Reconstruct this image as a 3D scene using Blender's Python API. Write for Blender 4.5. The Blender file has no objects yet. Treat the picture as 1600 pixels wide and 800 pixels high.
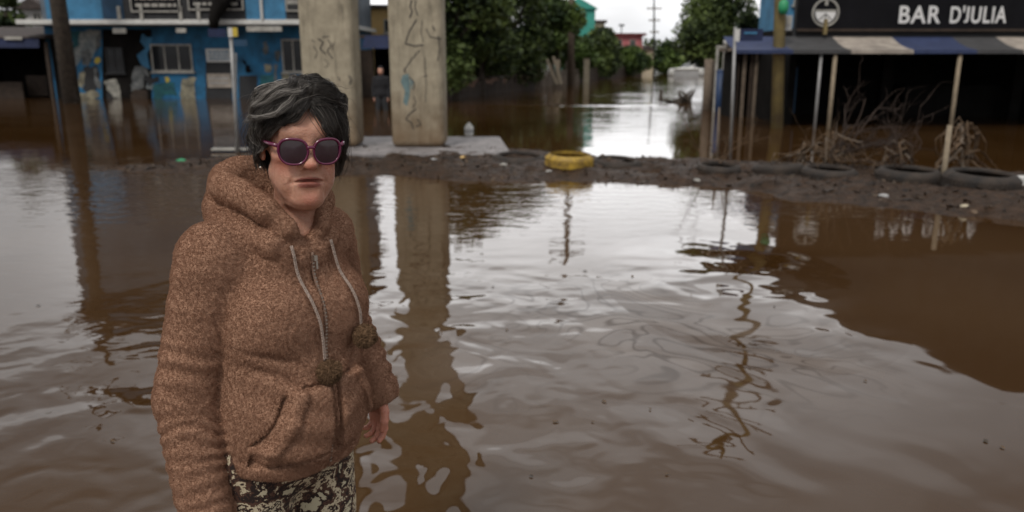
import bpy, bmesh, math, random
import numpy as np
from mathutils import Vector, Matrix, noise as mnoise

R = math.radians
PI = math.pi
scene = bpy.context.scene
COL = scene.collection

# ------------------------------------------------------------------ camera
CAM_H, PITCH, FPX = 1.4, R(14.0), 1244.0
cd = bpy.data.cameras.new('camera')
cam = bpy.data.objects.new('camera', cd)
COL.objects.link(cam)
cam.location = (0, 0, CAM_H)
cam.rotation_euler = (R(90) - PITCH, 0, 0)
cd.sensor_width = 36.0
cd.lens = FPX / 1600 * 36.0
cd.clip_start = 0.05
cd.clip_end = 5000
cd.dof.use_dof = True
cd.dof.focus_distance = 1.45
cd.dof.aperture_fstop = 4.0
scene.camera = cam

# ------------------------------------------------------------------ world: overcast sky
SUN_EL, SUN_AZ = 50.0, 205.0          # azimuth measured clockwise from +Y (the way the camera looks)
w = bpy.data.worlds.new('World')
scene.world = w
w.use_nodes = True
nt = w.node_tree
nt.nodes.clear()
N = nt.nodes.new
out = N('ShaderNodeOutputWorld')
bg = N('ShaderNodeBackground')
sky = N('ShaderNodeTexSky')
sky.sky_type = 'NISHITA'
sky.sun_disc = False
sky.sun_elevation = R(SUN_EL)
sky.sun_rotation = R(SUN_AZ)
sky.dust_density = 4.0
hs = N('ShaderNodeHueSaturation')
hs.inputs['Saturation'].default_value = 0.12
nt.links.new(sky.outputs[0], hs.inputs['Color'])
# cloud cover: brighter towards the zenith, soft darker bellies
tc = N('ShaderNodeTexCoord')
sx = N('ShaderNodeSeparateXYZ')
nt.links.new(tc.outputs['Generated'], sx.inputs[0])
ramp = N('ShaderNodeValToRGB')
e = ramp.color_ramp.elements
e[0].position, e[0].color = 0.0, (5.0, 5.1, 5.25, 1)
e[1].position, e[1].color = 1.0, (12.5, 12.3, 12.2, 1)
for p_, v_ in ((.06, 7.2), (.12, 12.8), (.270, 12.8), (.290, 8.0), (.42, 6.2), (.53, 5.0), (.66, 11.5)):
    x_ = ramp.color_ramp.elements.new(p_); x_.color = (v_, v_, v_ * 1.01, 1)
nt.links.new(sx.outputs[2], ramp.inputs[0])
mp = N('ShaderNodeMapping'); mp.inputs['Scale'].default_value = (1.8, 1.8, 5.5)
nt.links.new(tc.outputs['Generated'], mp.inputs[0])
nz = N('ShaderNodeTexNoise'); nz.inputs['Scale'].default_value = 2.2; nz.inputs['Detail'].default_value = 4
nt.links.new(mp.outputs[0], nz.inputs['Vector'])
nr = N('ShaderNodeMapRange'); nr.inputs[1].default_value = 0.3; nr.inputs[2].default_value = 0.7
nr.inputs[3].default_value = 0.74; nr.inputs[4].default_value = 1.14
nt.links.new(nz.outputs[0], nr.inputs[0])
# a thinner, brighter part of the cloud low over the street, heavier cloud to the sides
dp = N('ShaderNodeVectorMath'); dp.operation = 'DOT_PRODUCT'
_g = Vector((.06, 1.0, .27)).normalized(); dp.inputs[1].default_value = _g
nt.links.new(tc.outputs['Generated'], dp.inputs[0])
gl = N('ShaderNodeMapRange'); gl.interpolation_type = 'SMOOTHERSTEP'
gl.inputs[1].default_value = .78; gl.inputs[2].default_value = .99; gl.inputs[3].default_value = .72; gl.inputs[4].default_value = 1.86
nt.links.new(dp.outputs['Value'], gl.inputs[0])
mm_ = N('ShaderNodeMath'); mm_.operation = 'MULTIPLY'
nt.links.new(gl.outputs[0], mm_.inputs[0]); nt.links.new(nr.outputs[0], mm_.inputs[1])
mul = N('ShaderNodeMix'); mul.data_type = 'RGBA'; mul.blend_type = 'MULTIPLY'; mul.inputs[0].default_value = 1.0
nt.links.new(ramp.outputs[0], mul.inputs[6]); nt.links.new(mm_.outputs[0], mul.inputs[7])
mix = N('ShaderNodeMix'); mix.data_type = 'RGBA'; mix.inputs[0].default_value = 0.88
nt.links.new(hs.outputs[0], mix.inputs[6]); nt.links.new(mul.outputs[2], mix.inputs[7])
nt.links.new(mix.outputs[2], bg.inputs[0])
bg.inputs[1].default_value = 0.10
nt.links.new(bg.outputs[0], out.inputs[0])

sd = bpy.data.lights.new('sun', 'SUN')
sun = bpy.data.objects.new('sun', sd)
COL.objects.link(sun)
sd.energy = 1.5
sd.angle = R(13)
sd.color = (1.0, 0.93, 0.84)
_az, _el = R(SUN_AZ), R(SUN_EL)
_sdir = Vector((math.sin(_az) * math.cos(_el), math.cos(_az) * math.cos(_el), math.sin(_el)))
sun.rotation_euler = (-_sdir).to_track_quat('-Z', 'Y').to_euler()
sun.location = (0, -10, 30)

vs = scene.view_settings
vs.view_transform = 'Standard'
vs.look = 'None'
vs.exposure = 0.0
vs.gamma = 1.0
vs.use_curve_mapping = False
scene.cycles.use_denoising = True
scene.cycles.max_bounces = 8

# ------------------------------------------------------------------ helpers: projection
_c, _s = math.cos(PITCH), math.sin(PITCH)
def ray(px, py):
    x, y = (px - 800) / FPX, (400 - py) / FPX
    return Vector((x, _c + y * _s, -_s + y * _c))
def at(px, py, Y):
    """world point seen at photo pixel (px, py) at the distance Y along the street"""
    d = ray(px, py)
    return Vector((0, 0, CAM_H)) + d * (Y / d.y)
def gr(px, py, z=0.0):
    d = ray(px, py)
    return Vector((0, 0, CAM_H)) + d * ((z - CAM_H) / d.z)

# ------------------------------------------------------------------ helpers: materials
def mat(name, color=(.5, .5, .5), rough=.6, metal=0., spec=.5, var=0., vscale=6., bump=0., bscale=40., var2=None, sheen=0., detail=5., bdist=.01):
    m = bpy.data.materials.new(name)
    m.use_nodes = True
    t = m.node_tree
    b = t.nodes['Principled BSDF']
    b.inputs['Base Color'].default_value = (*color, 1)
    b.inputs['Roughness'].default_value = rough
    b.inputs['Metallic'].default_value = metal
    b.inputs['Specular IOR Level'].default_value = spec
    if sheen:
        b.inputs['Sheen Weight'].default_value = sheen
        b.inputs['Sheen Roughness'].default_value = .5
    co = t.nodes.new('ShaderNodeTexCoord')
    if var:
        n = t.nodes.new('ShaderNodeTexNoise')
        n.inputs['Scale'].default_value = vscale
        n.inputs['Detail'].default_value = detail
        n.inputs['Roughness'].default_value = .65
        t.links.new(co.outputs['Object'], n.inputs['Vector'])
        mr = t.nodes.new('ShaderNodeMapRange')
        mr.inputs[1].default_value = .32; mr.inputs[2].default_value = .68
        t.links.new(n.outputs[0], mr.inputs[0])
        mx = t.nodes.new('ShaderNodeMix'); mx.data_type = 'RGBA'
        c2 = var2 if var2 else tuple(max(0, c * (1 - var)) for c in color)
        mx.inputs[6].default_value = (*c2, 1)
        mx.inputs[7].default_value = (*(color if var2 else tuple(min(1, c * (1 + var)) for c in color)), 1)
        t.links.new(mr.outputs[0], mx.inputs[0])
        t.links.new(mx.outputs[2], b.inputs['Base Color'])
        m['mixnode'] = mx.name
    if bump:
        n = t.nodes.new('ShaderNodeTexNoise')
        n.inputs['Scale'].default_value = bscale
        n.inputs['Detail'].default_value = 4
        t.links.new(co.outputs['Object'], n.inputs['Vector'])
        bp = t.nodes.new('ShaderNodeBump')
        bp.inputs['Strength'].default_value = bump
        bp.inputs['Distance'].default_value = bdist
        t.links.new(n.outputs[0], bp.inputs['Height'])
        t.links.new(bp.outputs[0], b.inputs['Normal'])
    return m

# ------------------------------------------------------------------ helpers: meshes and objects
def link(name, me, parent=None, m=None, smooth=False):
    o = bpy.data.objects.new(name, me)
    COL.objects.link(o)
    if m is not None:
        me.materials.append(m)
    if smooth:
        me.polygons.foreach_set('use_smooth', [True] * len(me.polygons))
    if parent is not None:
        o.parent = parent
    return o
def empty(name, loc=(0, 0, 0), rz=0.):
    o = bpy.data.objects.new(name, None)
    COL.objects.link(o)
    o.location = loc
    o.rotation_euler = (0, 0, rz)
    o.empty_display_size = .1
    return o
def tag(o, label=None, cat=None, group=None, kind=None):
    if label: o['label'] = label
    if cat: o['category'] = cat
    if group: o['group'] = group
    if kind: o['kind'] = kind
    return o
def kids(o):
    return [c for c in COL.objects if c.parent is o]
def copy_tree(o, parent=None):
    c = o.copy()
    COL.objects.link(c)
    if parent is not None:
        c.parent = parent
        c.matrix_parent_inverse = o.matrix_parent_inverse.copy()
    for ch in kids(o):
        copy_tree(ch, c)
    return c

class MB:
    """collects shapes into one mesh"""
    def __init__(s):
        s.v, s.f = [], []
    def add(s, vs, fs):
        k = len(s.v)
        s.v += [tuple(v) for v in vs]
        s.f += [tuple(i + k for i in f) for f in fs]
        return s
    def box(s, c, size, rz=0., rot=None):
        x, y, z = size[0] / 2, size[1] / 2, size[2] / 2
        M = rot if rot is not None else Matrix.Rotation(rz, 3, 'Z')
        vs = [Vector(c) + M @ Vector((a * x, b * y, d * z)) for a in (-1, 1) for b in (-1, 1) for d in (-1, 1)]
        return s.add(vs, [(0, 1, 3, 2), (4, 6, 7, 5), (0, 4, 5, 1), (2, 3, 7, 6), (0, 2, 6, 4), (1, 5, 7, 3)])
    def span(s, x0, x1, y0, y1, z0, z1):
        return s.box(((x0 + x1) / 2, (y0 + y1) / 2, (z0 + z1) / 2), (abs(x1 - x0), abs(y1 - y0), abs(z1 - z0)))
    def tube(s, pts, rad, n=8, cap=True):
        pts = [Vector(p) for p in pts]
        if not hasattr(rad, '__len__'):
            rad = [rad] * len(pts)
        vs, fs = [], []
        up = None
        for i, p in enumerate(pts):
            t = (pts[min(i + 1, len(pts) - 1)] - pts[max(i - 1, 0)])
            if t.length < 1e-9: t = Vector((0, 0, 1))
            t.normalize()
            if up is None:
                up = t.orthogonal().normalized()
            up = (up - t * up.dot(t))
            if up.length < 1e-6: up = t.orthogonal()
            up.normalize()
            b = t.cross(up)
            for k in range(n):
                a = 2 * PI * k / n
                vs.append(p + (up * math.cos(a) + b * math.sin(a)) * rad[i])
        for i in range(len(pts) - 1):
            for k in range(n):
                a, c = i * n + k, i * n + (k + 1) % n
                fs.append((a, c, c + n, a + n))
        if cap:
            fs.append(tuple(range(n - 1, -1, -1)))
            fs.append(tuple(range((len(pts) - 1) * n, len(pts) * n)))
        return s.add(vs, fs)
    def lathe(s, prof, n=24, c=(0, 0, 0), closed=False):
        vs, fs = [], []
        for r, z in prof:
            for k in range(n):
                a = 2 * PI * k / n
                vs.append((c[0] + r * math.cos(a), c[1] + r * math.sin(a), c[2] + z))
        m = len(prof)
        for i in range(m if closed else m - 1):
            j = (i + 1) % m
            for k in range(n):
                k2 = (k + 1) % n
                fs.append((i * n + k, i * n + k2, j * n + k2, j * n + k))
        return s.add(vs, fs)
    def prism(s, poly, d0, d1, axis='y'):
        """poly in the two other axes, extruded from d0 to d1 along axis"""
        def P(a, b, d):
            return {'y': (a, d, b), 'x': (d, a, b), 'z': (a, b, d)}[axis]
        n = len(poly)
        vs = [P(a, b, d0) for a, b in poly] + [P(a, b, d1) for a, b in poly]
        fs = [tuple(range(n)), tuple(range(2 * n - 1, n - 1, -1))]
        fs += [(i, i + n, (i + 1) % n + n, (i + 1) % n) for i in range(n)]
        return s.add(vs, fs)
    def build(s, name, m, parent=None, smooth=False, bevel=0., offset=None):
        me = bpy.data.meshes.new(name)
        v = s.v
        if offset is not None:
            v = [(a - offset[0], b - offset[1], c - offset[2]) for a, b, c in v]
        me.from_pydata(v, [], s.f)
        bm = bmesh.new(); bm.from_mesh(me)
        bmesh.ops.recalc_face_normals(bm, faces=bm.faces)
        bm.to_mesh(me); bm.free()
        o = link(name, me, parent, m, smooth)
        if bevel:
            b = o.modifiers.new('bevel', 'BEVEL'); b.width = bevel; b.segments = 2; b.limit_method = 'ANGLE'
        if smooth == 'auto':
            pass
        return o

def np_mesh(name, V, F):
    """numpy verts and quads -> mesh"""
    me = bpy.data.meshes.new(name)
    V = np.ascontiguousarray(V, dtype=np.float32); F = np.ascontiguousarray(F, dtype=np.int32)
    k = F.shape[1]
    me.vertices.add(len(V)); me.vertices.foreach_set('co', V.ravel())
    me.loops.add(F.size); me.loops.foreach_set('vertex_index', F.ravel())
    me.polygons.add(len(F))
    me.polygons.foreach_set('loop_start', np.arange(0, F.size, k, dtype=np.int32))
    me.update(calc_edges=True)
    return me

# ------------------------------------------------------------------ helpers: implicit surfaces
class Field:
    def __init__(s, xs, ys, zs):
        s.ax = [np.asarray(a, np.float32) for a in (xs, ys, zs)]
        s.F = np.full([len(a) for a in s.ax], 1.0, np.float32)
    def sl(s, lo, hi):
        r = []
        for a, l, h in zip(s.ax, lo, hi):
            i = max(0, int(np.searchsorted(a, l)) - 1); j = min(len(a), int(np.searchsorted(a, h)) + 1)
            r.append(slice(i, max(j, i + 1)))
        return tuple(r)
    def pts(s, sl):
        return (s.ax[0][sl[0]][:, None, None], s.ax[1][sl[1]][None, :, None], s.ax[2][sl[2]][None, None, :])
    def put(s, fn, lo, hi, k=.0, op='add'):
        sl = s.sl(lo, hi)
        d = fn(*s.pts(sl)).astype(np.float32)
        if op == 'add': s.F[sl] = smin(s.F[sl], d, k)
        else: s.F[sl] = -smin(-s.F[sl], d, k)
    def ell(s, c, r, k=.01, rot=None, op='add', pad=.04):
        m = max(r) + pad + k
        s.put(lambda x, y, z: sd_ell(x, y, z, c, r, rot), [a - m for a in c], [a + m for a in c], k, op)
    def cone(s, a, b, ra, rb, k=.01, op='add', pad=.04):
        m = max(ra, rb) + pad + k
        s.put(lambda x, y, z: sd_cone(x, y, z, a, b, ra, rb), [min(p, q) - m for p, q in zip(a, b)], [max(p, q) + m for p, q in zip(a, b)], k, op)
def smin(a, b, k):
    if k <= 0: return np.minimum(a, b)
    h = np.maximum(k - np.abs(a - b), 0) / k
    return np.minimum(a, b) - h * h * k * .25
def sd_ell(x, y, z, c, r, rot=None):
    x, y, z = x - c[0], y - c[1], z - c[2]
    if rot is not None:
        m = rot
        x, y, z = (m[0][0] * x + m[1][0] * y + m[2][0] * z, m[0][1] * x + m[1][1] * y + m[2][1] * z, m[0][2] * x + m[1][2] * y + m[2][2] * z)
    k0 = np.sqrt((x / r[0]) ** 2 + (y / r[1]) ** 2 + (z / r[2]) ** 2)
    k1 = np.sqrt((x / r[0] ** 2) ** 2 + (y / r[1] ** 2) ** 2 + (z / r[2] ** 2) ** 2)
    return k0 * (k0 - 1) / np.maximum(k1, 1e-6)
def sd_cone(x, y, z, a, b, ra, rb):
    ab = [q - p for p, q in zip(a, b)]
    L2 = sum(v * v for v in ab) + 1e-12
    t = np.clip(((x - a[0]) * ab[0] + (y - a[1]) * ab[1] + (z - a[2]) * ab[2]) / L2, 0, 1)
    return np.sqrt((x - a[0] - t * ab[0]) ** 2 + (y - a[1] - t * ab[1]) ** 2 + (z - a[2] - t * ab[2]) ** 2) - (ra + (rb - ra) * t)
def surface_nets(F, ax):
    S = F < 0
    nx, ny, nz = F.shape
    cnt = np.zeros((nx - 1, ny - 1, nz - 1), np.int8)
    for i in (0, 1):
        for j in (0, 1):
            for k in (0, 1):
                cnt += S[i:nx - 1 + i, j:ny - 1 + j, k:nz - 1 + k]
    act = np.argwhere((cnt > 0) & (cnt < 8))
    idx = np.full(cnt.shape, -1, np.int32)
    idx[tuple(act.T)] = np.arange(len(act))
    acc = np.zeros((len(act), 3)); num = np.zeros(len(act))
    cor = [(i, j, k) for i in (0, 1) for j in (0, 1) for k in (0, 1)]
    val = {c: F[act[:, 0] + c[0], act[:, 1] + c[1], act[:, 2] + c[2]].astype(np.float64) for c in cor}
    for c in cor:
        for d in range(3):
            if c[d] == 0:
                c2 = list(c); c2[d] = 1; c2 = tuple(c2)
                fa, fb = val[c], val[c2]
                m = (fa < 0) != (fb < 0)
                t = np.where(m, fa / np.where(m, fa - fb, 1), 0)
                p = np.tile(np.array(c, float), (len(act), 1)); p[:, d] += t
                acc += p * m[:, None]; num += m
    P = act + acc / num[:, None]
    V = np.stack([np.interp(P[:, d], np.arange(len(ax[d])), ax[d]) for d in range(3)], 1)
    quads = []
    for d in range(3):
        a, b = S.take(range(0, S.shape[d] - 1), d), S.take(range(1, S.shape[d]), d)
        E = np.argwhere(a != b)
        o1, o2 = [(1, 2), (2, 0), (0, 1)][d]
        E = E[(E[:, o1] > 0) & (E[:, o2] > 0) & (E[:, o1] < S.shape[o1] - 1) & (E[:, o2] < S.shape[o2] - 1)]
        fl = S[tuple(E.T)]
        def cell(e1, e2):
            q = E.copy(); q[:, o1] -= e1; q[:, o2] -= e2
            return idx[tuple(q.T)]
        q = np.stack([cell(1, 1), cell(0, 1), cell(0, 0), cell(1, 0)], 1)
        q[~fl] = q[~fl][:, ::-1]
        quads.append(q)
    return V, np.concatenate(quads)
def sample(Fd, P):
    """trilinear value of a Field at points P"""
    ix = []
    for d in range(3):
        ix.append(np.clip(np.interp(P[:, d], Fd.ax[d], np.arange(len(Fd.ax[d]))), 0, len(Fd.ax[d]) - 1.001))
    i = [a.astype(int) for a in ix]; t = [a - b for a, b in zip(ix, i)]
    r = 0
    for c in [(a, b, e) for a in (0, 1) for b in (0, 1) for e in (0, 1)]:
        w_ = 1
        for d in range(3): w_ = w_ * (t[d] if c[d] else 1 - t[d])
        r = r + w_ * Fd.F[i[0] + c[0], i[1] + c[1], i[2] + c[2]]
    return r
def vnormals(V, F):
    a = V[F[:, 2]] - V[F[:, 0]]; b = V[F[:, 3]] - V[F[:, 1]]
    n = np.cross(a, b)
    N_ = np.zeros_like(V)
    for k in range(4): np.add.at(N_, F[:, k], n)
    return N_ / np.maximum(np.linalg.norm(N_, axis=1), 1e-12)[:, None]
def lap_smooth(V, F, it=2, lam=.5):
    e = np.concatenate([F[:, [0, 1]], F[:, [1, 2]], F[:, [2, 3]], F[:, [3, 0]]])
    for _ in range(it):
        A = np.zeros_like(V); n = np.zeros(len(V))
        np.add.at(A, e[:, 0], V[e[:, 1]]); np.add.at(n, e[:, 0], 1)
        np.add.at(A, e[:, 1], V[e[:, 0]]); np.add.at(n, e[:, 1], 1)
        V = V + lam * (A / n[:, None] - V)
    return V
_rs = np.random.RandomState(7)
_perm = _rs.rand(64, 64, 64).astype(np.float32)
def vnoise(P, freq):
    """value noise in 0..1 at points P (n x 3)"""
    Q = P * freq + 100.0
    i = np.floor(Q).astype(int); t = Q - i; t = t * t * (3 - 2 * t)
    r = 0
    for c in [(a, b, e) for a in (0, 1) for b in (0, 1) for e in (0, 1)]:
        w_ = 1
        for d in range(3): w_ = w_ * (t[:, d] if c[d] else 1 - t[:, d])
        r = r + w_ * _perm[(i[:, 0] + c[0]) & 63, (i[:, 1] + c[1]) & 63, (i[:, 2] + c[2]) & 63]
    return r
def fbm(P, freq, oct=3):
    r, a, tot = 0, 1., 0
    for o in range(oct):
        r = r + a * vnoise(P + 3.7 * o, freq * 2 ** o); tot += a; a *= .5
    return r / tot
def attr(me, name, vals):
    a = me.attributes.new(name, 'FLOAT', 'POINT')
    a.data.foreach_set('value', np.asarray(vals, np.float32))
# ================================================================== materials of the place
rng = random.Random(11)
M = {}
M['mud'] = mat('wet_mud', (.072, .042, .0255), .55, spec=.16, var2=(.018, .011, .0065), var=.5, vscale=9, bump=1., bscale=26, bdist=.05, detail=9)
M['bed'] = mat('silt', (.10, .07, .045), .9, var=.3, vscale=1.5)
M['concrete'] = mat('grey_concrete', (.31, .28, .235), .9, var=.16, vscale=3, bump=.25, bscale=60)
M['slab'] = mat('pale_concrete', (.22, .205, .205), .7, var=.45, vscale=5, bump=.3, bscale=50)
M['blue'] = mat('blue_paint', (.013, .125, .265), .7, var=.45, vscale=2.2)
M['blue_light'] = mat('sky_blue_paint', (.045, .190, .35), .7, var=.35, vscale=1.6)
M['blue_dark'] = mat('dark_blue_paint', (.012, .050, .105), .7, var=.35, vscale=2)
M['slate'] = mat('slate_blue_plaster', (.10, .125, .155), .8, var=.3, vscale=1.5)
M['navy'] = mat('navy_canvas', (.010, .018, .060), .8, var=.3, vscale=3)
M['white'] = mat('white_paint', (.62, .62, .60), .6, var=.15, vscale=4)
M['offwhite'] = mat('grimy_white', (.36, .35, .32), .7, var=.3, vscale=5)
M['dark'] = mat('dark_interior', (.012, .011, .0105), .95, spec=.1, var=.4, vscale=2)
M['charcoal'] = mat('charcoal_paint', (.022, .023, .026), .7, var=.3, vscale=3)
M['black'] = mat('black_board', (.006, .006, .008), .8, spec=.15, var=.3, vscale=2)
M['brown'] = mat('brown_wood', (.040, .026, .018), .8, var=.4, vscale=5)
M['wood'] = mat('weathered_wood', (.16, .125, .095), .85, var=.35, vscale=9, bump=.4, bscale=40)
M['palewood'] = mat('pale_stake_wood', (.27, .22, .155), .8, var=.25, vscale=12)
M['dry'] = mat('dry_brown_leaf', (.105, .068, .040), .9, var=.45, vscale=9)
M['twig'] = mat('dark_brown_twig', (.034, .021, .015), .9, var=.35, vscale=12)
M['bark'] = mat('dark_bark', (.060, .047, .036), .95, var=.4, vscale=8, bump=.6, bscale=25)
M['rubber'] = mat('muddy_rubber', (.016, .014, .013), .8, var2=(.055, .040, .030), var=.5, vscale=6, bump=.3, bscale=40)
M['yellow_paint'] = mat('worn_yellow_paint', (.56, .37, .050), .6, var2=(.16, .10, .035), var=.5, vscale=11, bump=.3, bscale=60)
M['glass'] = mat('dark_window_glass', (.02, .022, .026), .08)
M['grey_metal'] = mat('grey_metal', (.30, .30, .30), .5, metal=.4, var=.2, vscale=6)
M['ochre'] = mat('ochre_pole_paint', (.30, .235, .085), .8, var2=(.16, .12, .07), var=.5, vscale=2.5)
M['teal_mural'] = mat('teal_mural_paint', (.025, .16, .17), .8, var2=(.012, .05, .08), var=.5, vscale=5)
M['teal'] = mat('teal_paint', (.05, .33, .27), .7, var=.15, vscale=1)
M['pink'] = mat('pink_plaster', (.42, .13, .14), .8, var=.2, vscale=1)
M['yellowwall'] = mat('yellow_plaster', (.66, .44, .18), .8, var=.2, vscale=1)
M['cream'] = mat('cream_plaster', (.50, .44, .32), .8, var=.2, vscale=1)
M['greywall'] = mat('grey_plaster', (.36, .36, .36), .8, var=.25, vscale=1)
M['brick'] = mat('dark_brick', (.060, .036, .028), .9, var=.35, vscale=4)
M['tile'] = mat('dark_roof_tile', (.055, .043, .040), .85, var=.3, vscale=4)
M['graffiti'] = mat('black_spray_paint', (.028, .026, .028), .7)
M['graffiti_blue'] = mat('faded_blue_spray_paint', (.13, .20, .21), .8, var=.3, vscale=25)
M['text'] = mat('white_lettering', (.72, .72, .72), .5)
M['canvas_dark'] = mat('grey_canvas', (.055, .055, .058), .8, var=.2, vscale=4)
M['canvas_white'] = mat('cream_canvas', (.34, .30, .26), .85, var=.35, vscale=4)
M['canvas_blue'] = mat('blue_canvas', (.028, .042, .105), .8, var=.2, vscale=4)
M['green'] = mat('green_plastic', (.03, .30, .13), .5)
M['red'] = mat('dark_red_paint', (.12, .02, .02), .7)
M['yellow'] = mat('yellow_paint', (.55, .42, .05), .6)
M['binblue'] = mat('blue_plastic', (.02, .05, .13), .5)
M['cloth'] = mat('black_cloth', (.012, .012, .015), .9)

def leaf_mat(name, dark, light):
    m = bpy.data.materials.new(name); m.use_nodes = True
    t = m.node_tree; b = t.nodes['Principled BSDF']
    a = t.nodes.new('ShaderNodeAttribute'); a.attribute_name = 'tint'
    mx = t.nodes.new('ShaderNodeMix'); mx.data_type = 'RGBA'
    mx.inputs[6].default_value = (*dark, 1); mx.inputs[7].default_value = (*light, 1)
    t.links.new(a.outputs['Fac'], mx.inputs[0]); t.links.new(mx.outputs[2], b.inputs['Base Color'])
    b.inputs['Roughness'].default_value = .6
    b.inputs['Specular IOR Level'].default_value = .3
    return m
M['leaf_dark'] = leaf_mat('dark_leaves', (.012, .024, .008), (.165, .225, .060))
M['leaf_mid'] = leaf_mat('green_leaves', (.016, .034, .010), (.160, .235, .050))
M['leaf_light'] = leaf_mat('bright_leaves', (.03, .055, .010), (.10, .16, .03))

# ================================================================== the setting
gb = MB(); gb.add([(-2500, -2500, -.34), (2500, -2500, -.34), (2500, 2500, -.34), (-2500, 2500, -.34)], [(0, 1, 2, 3)])
tag(gb.build('ground', M['bed']), kind='structure')

def water_mat():
    m = bpy.data.materials.new('muddy_flood_water'); m.use_nodes = True
    t = m.node_tree; b = t.nodes['Principled BSDF']; L = t.links.new; N = t.nodes.new
    b.inputs['Roughness'].default_value = .03
    b.inputs['IOR'].default_value = WATER_IOR
    co = N('ShaderNodeTexCoord'); sep = N('ShaderNodeSeparateXYZ'); L(co.outputs['Object'], sep.inputs[0])
    def math_(op, a, b_=None, c=None):
        n = N('ShaderNodeMath'); n.operation = op
        for i, v in enumerate((a, b_, c)):
            if v is None: continue
            if isinstance(v, (int, float)): n.inputs[i].default_value = v
            else: L(v, n.inputs[i])
        return n.outputs[0]
    def noise_(scale, detail, dist=0., mapping=(1, 1, 1), rough=.5, loc=(0, 0, 0)):
        mp = N('ShaderNodeMapping'); mp.inputs['Scale'].default_value = mapping; mp.inputs['Location'].default_value = loc
        L(co.outputs['Object'], mp.inputs[0])
        n = N('ShaderNodeTexNoise'); n.inputs['Scale'].default_value = scale; n.inputs['Detail'].default_value = detail
        n.inputs['Distortion'].default_value = dist; n.inputs['Roughness'].default_value = rough
        L(mp.outputs[0], n.inputs['Vector']); return n.outputs[0]
    def ramp_(v, a, b_, c=0., d=1., smooth=True):
        n = N('ShaderNodeMapRange'); n.interpolation_type = 'SMOOTHSTEP' if smooth else 'LINEAR'
        L(v, n.inputs[0]); n.inputs[1].default_value = a; n.inputs[2].default_value = b_; n.inputs[3].default_value = c; n.inputs[4].default_value = d
        return n.outputs[0]
    X, Y = sep.outputs[0], sep.outputs[1]
    # rings that leave the wading woman
    dx = math_('SUBTRACT', X, W_C[0]); dy = math_('SUBTRACT', Y, W_C[1])
    rr = math_('SQRT', math_('ADD', math_('MULTIPLY', dx, dx), math_('MULTIPLY', dy, dy)))
    warp = noise_(1.1, 1)
    ph = math_('MULTIPLY_ADD', warp, 11., math_('MULTIPLY', rr, 2 * PI / .46))
    ring = math_('MULTIPLY', math_('SINE', ph), ramp_(rr, .3, 5.5, 1., 0.))
    ph2 = math_('MULTIPLY_ADD', warp, 9.0, math_('MULTIPLY', rr, 2 * PI / .115))
    ring2 = math_('MULTIPLY', math_('SINE', ph2), ramp_(rr, .25, 1.7, 1., 0.))
    swell = noise_(.9, 1.5, .6, loc=(3, 1, 0))
    mid = noise_(2.7, .6, .9, loc=(7, 2, 0))
    fine_ = noise_(6.2, .4, .7, loc=(2, 5, 0))
    chop = noise_(7.5, 3, .3, mapping=(.55, 1, 1))
    far_chop = noise_(5.0, 3, .2, mapping=(.35, 1, 1), loc=(2, 9, 0))
    patch = ramp_(noise_(.35, 2, loc=(5, 5, 0)), .42, .62)
    left = ramp_(X, -.2, -2.2)                              # livelier water on the left
    edge = math_('MULTIPLY', ramp_(Y, 5.5, 8.0), ramp_(Y, 10.5, 9.5))
    pat = ramp_(noise_(1.5, 1, .4, loc=(4, 8, 0)), .36, .62)
    h = math_('MULTIPLY', math_('MULTIPLY', ring, math_('MULTIPLY', pat, ramp_(X, 2.4, 1.3, .15, 1.))), .0026)
    h = math_('MULTIPLY_ADD', ring2, .00022, h)
    calm = ramp_(X, .7, 2.4, 1., .55)
    sx_ = math_('SUBTRACT', X, 1.35); sy_ = math_('MULTIPLY', math_('SUBTRACT', Y, 4.7), .6)
    swirl = ramp_(math_('SQRT', math_('ADD', math_('MULTIPLY', sx_, sx_), math_('MULTIPLY', sy_, sy_))), 1.0, .2)
    close = math_('MULTIPLY', ramp_(rr, 4.6, 1.2), ramp_(X, 1.3, .0, .25, 1.))
    lively = math_('MAXIMUM', close, swirl)
    h = math_('MULTIPLY_ADD', math_('MULTIPLY', swell, math_('MULTIPLY_ADD', lively, .030, math_('MULTIPLY_ADD', swirl, .045, .003))), 1., h)
    h = math_('MULTIPLY_ADD', math_('MULTIPLY', mid, math_('MULTIPLY_ADD', lively, .0150, math_('MULTIPLY', calm, .0008))), 1., h)
    h = math_('MULTIPLY_ADD', math_('MULTIPLY', fine_, math_('MULTIPLY', ramp_(rr, 4.4, 1.6), ramp_(X, 1.2, .2))), .0066, h)
    amt = math_('ADD', math_('MULTIPLY', left, .0016), math_('MULTIPLY', math_('MULTIPLY', edge, calm), .0055))
    amt = math_('ADD', amt, math_('MULTIPLY', math_('MULTIPLY', patch, calm), .0001))
    h = math_('ADD', h, math_('MULTIPLY', chop, amt))
    h = math_('ADD', h, math_('MULTIPLY', far_chop, math_('MULTIPLY', ramp_(Y, 11., 20.), math_('MULTIPLY_ADD', patch, .006, .004))))
    wk = math_('SUBTRACT', math_('ADD', Y, math_('MULTIPLY_ADD', noise_(.8, 2), 1.6, math_('MULTIPLY', X, -.12))), 25.2)
    wk = math_('POWER', 2.718, math_('MULTIPLY', math_('MULTIPLY', wk, wk), -5.))
    h = math_('MULTIPLY_ADD', math_('MULTIPLY', wk, math_('MULTIPLY', ramp_(X, -2., 1.), ramp_(X, 6., 3.))), .05, h)
    bp = N('ShaderNodeBump'); bp.inputs['Strength'].default_value = 1.; bp.inputs['Distance'].default_value = WATER_BUMP
    L(h, bp.inputs['Height']); L(bp.outputs[0], b.inputs['Normal'])
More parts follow.
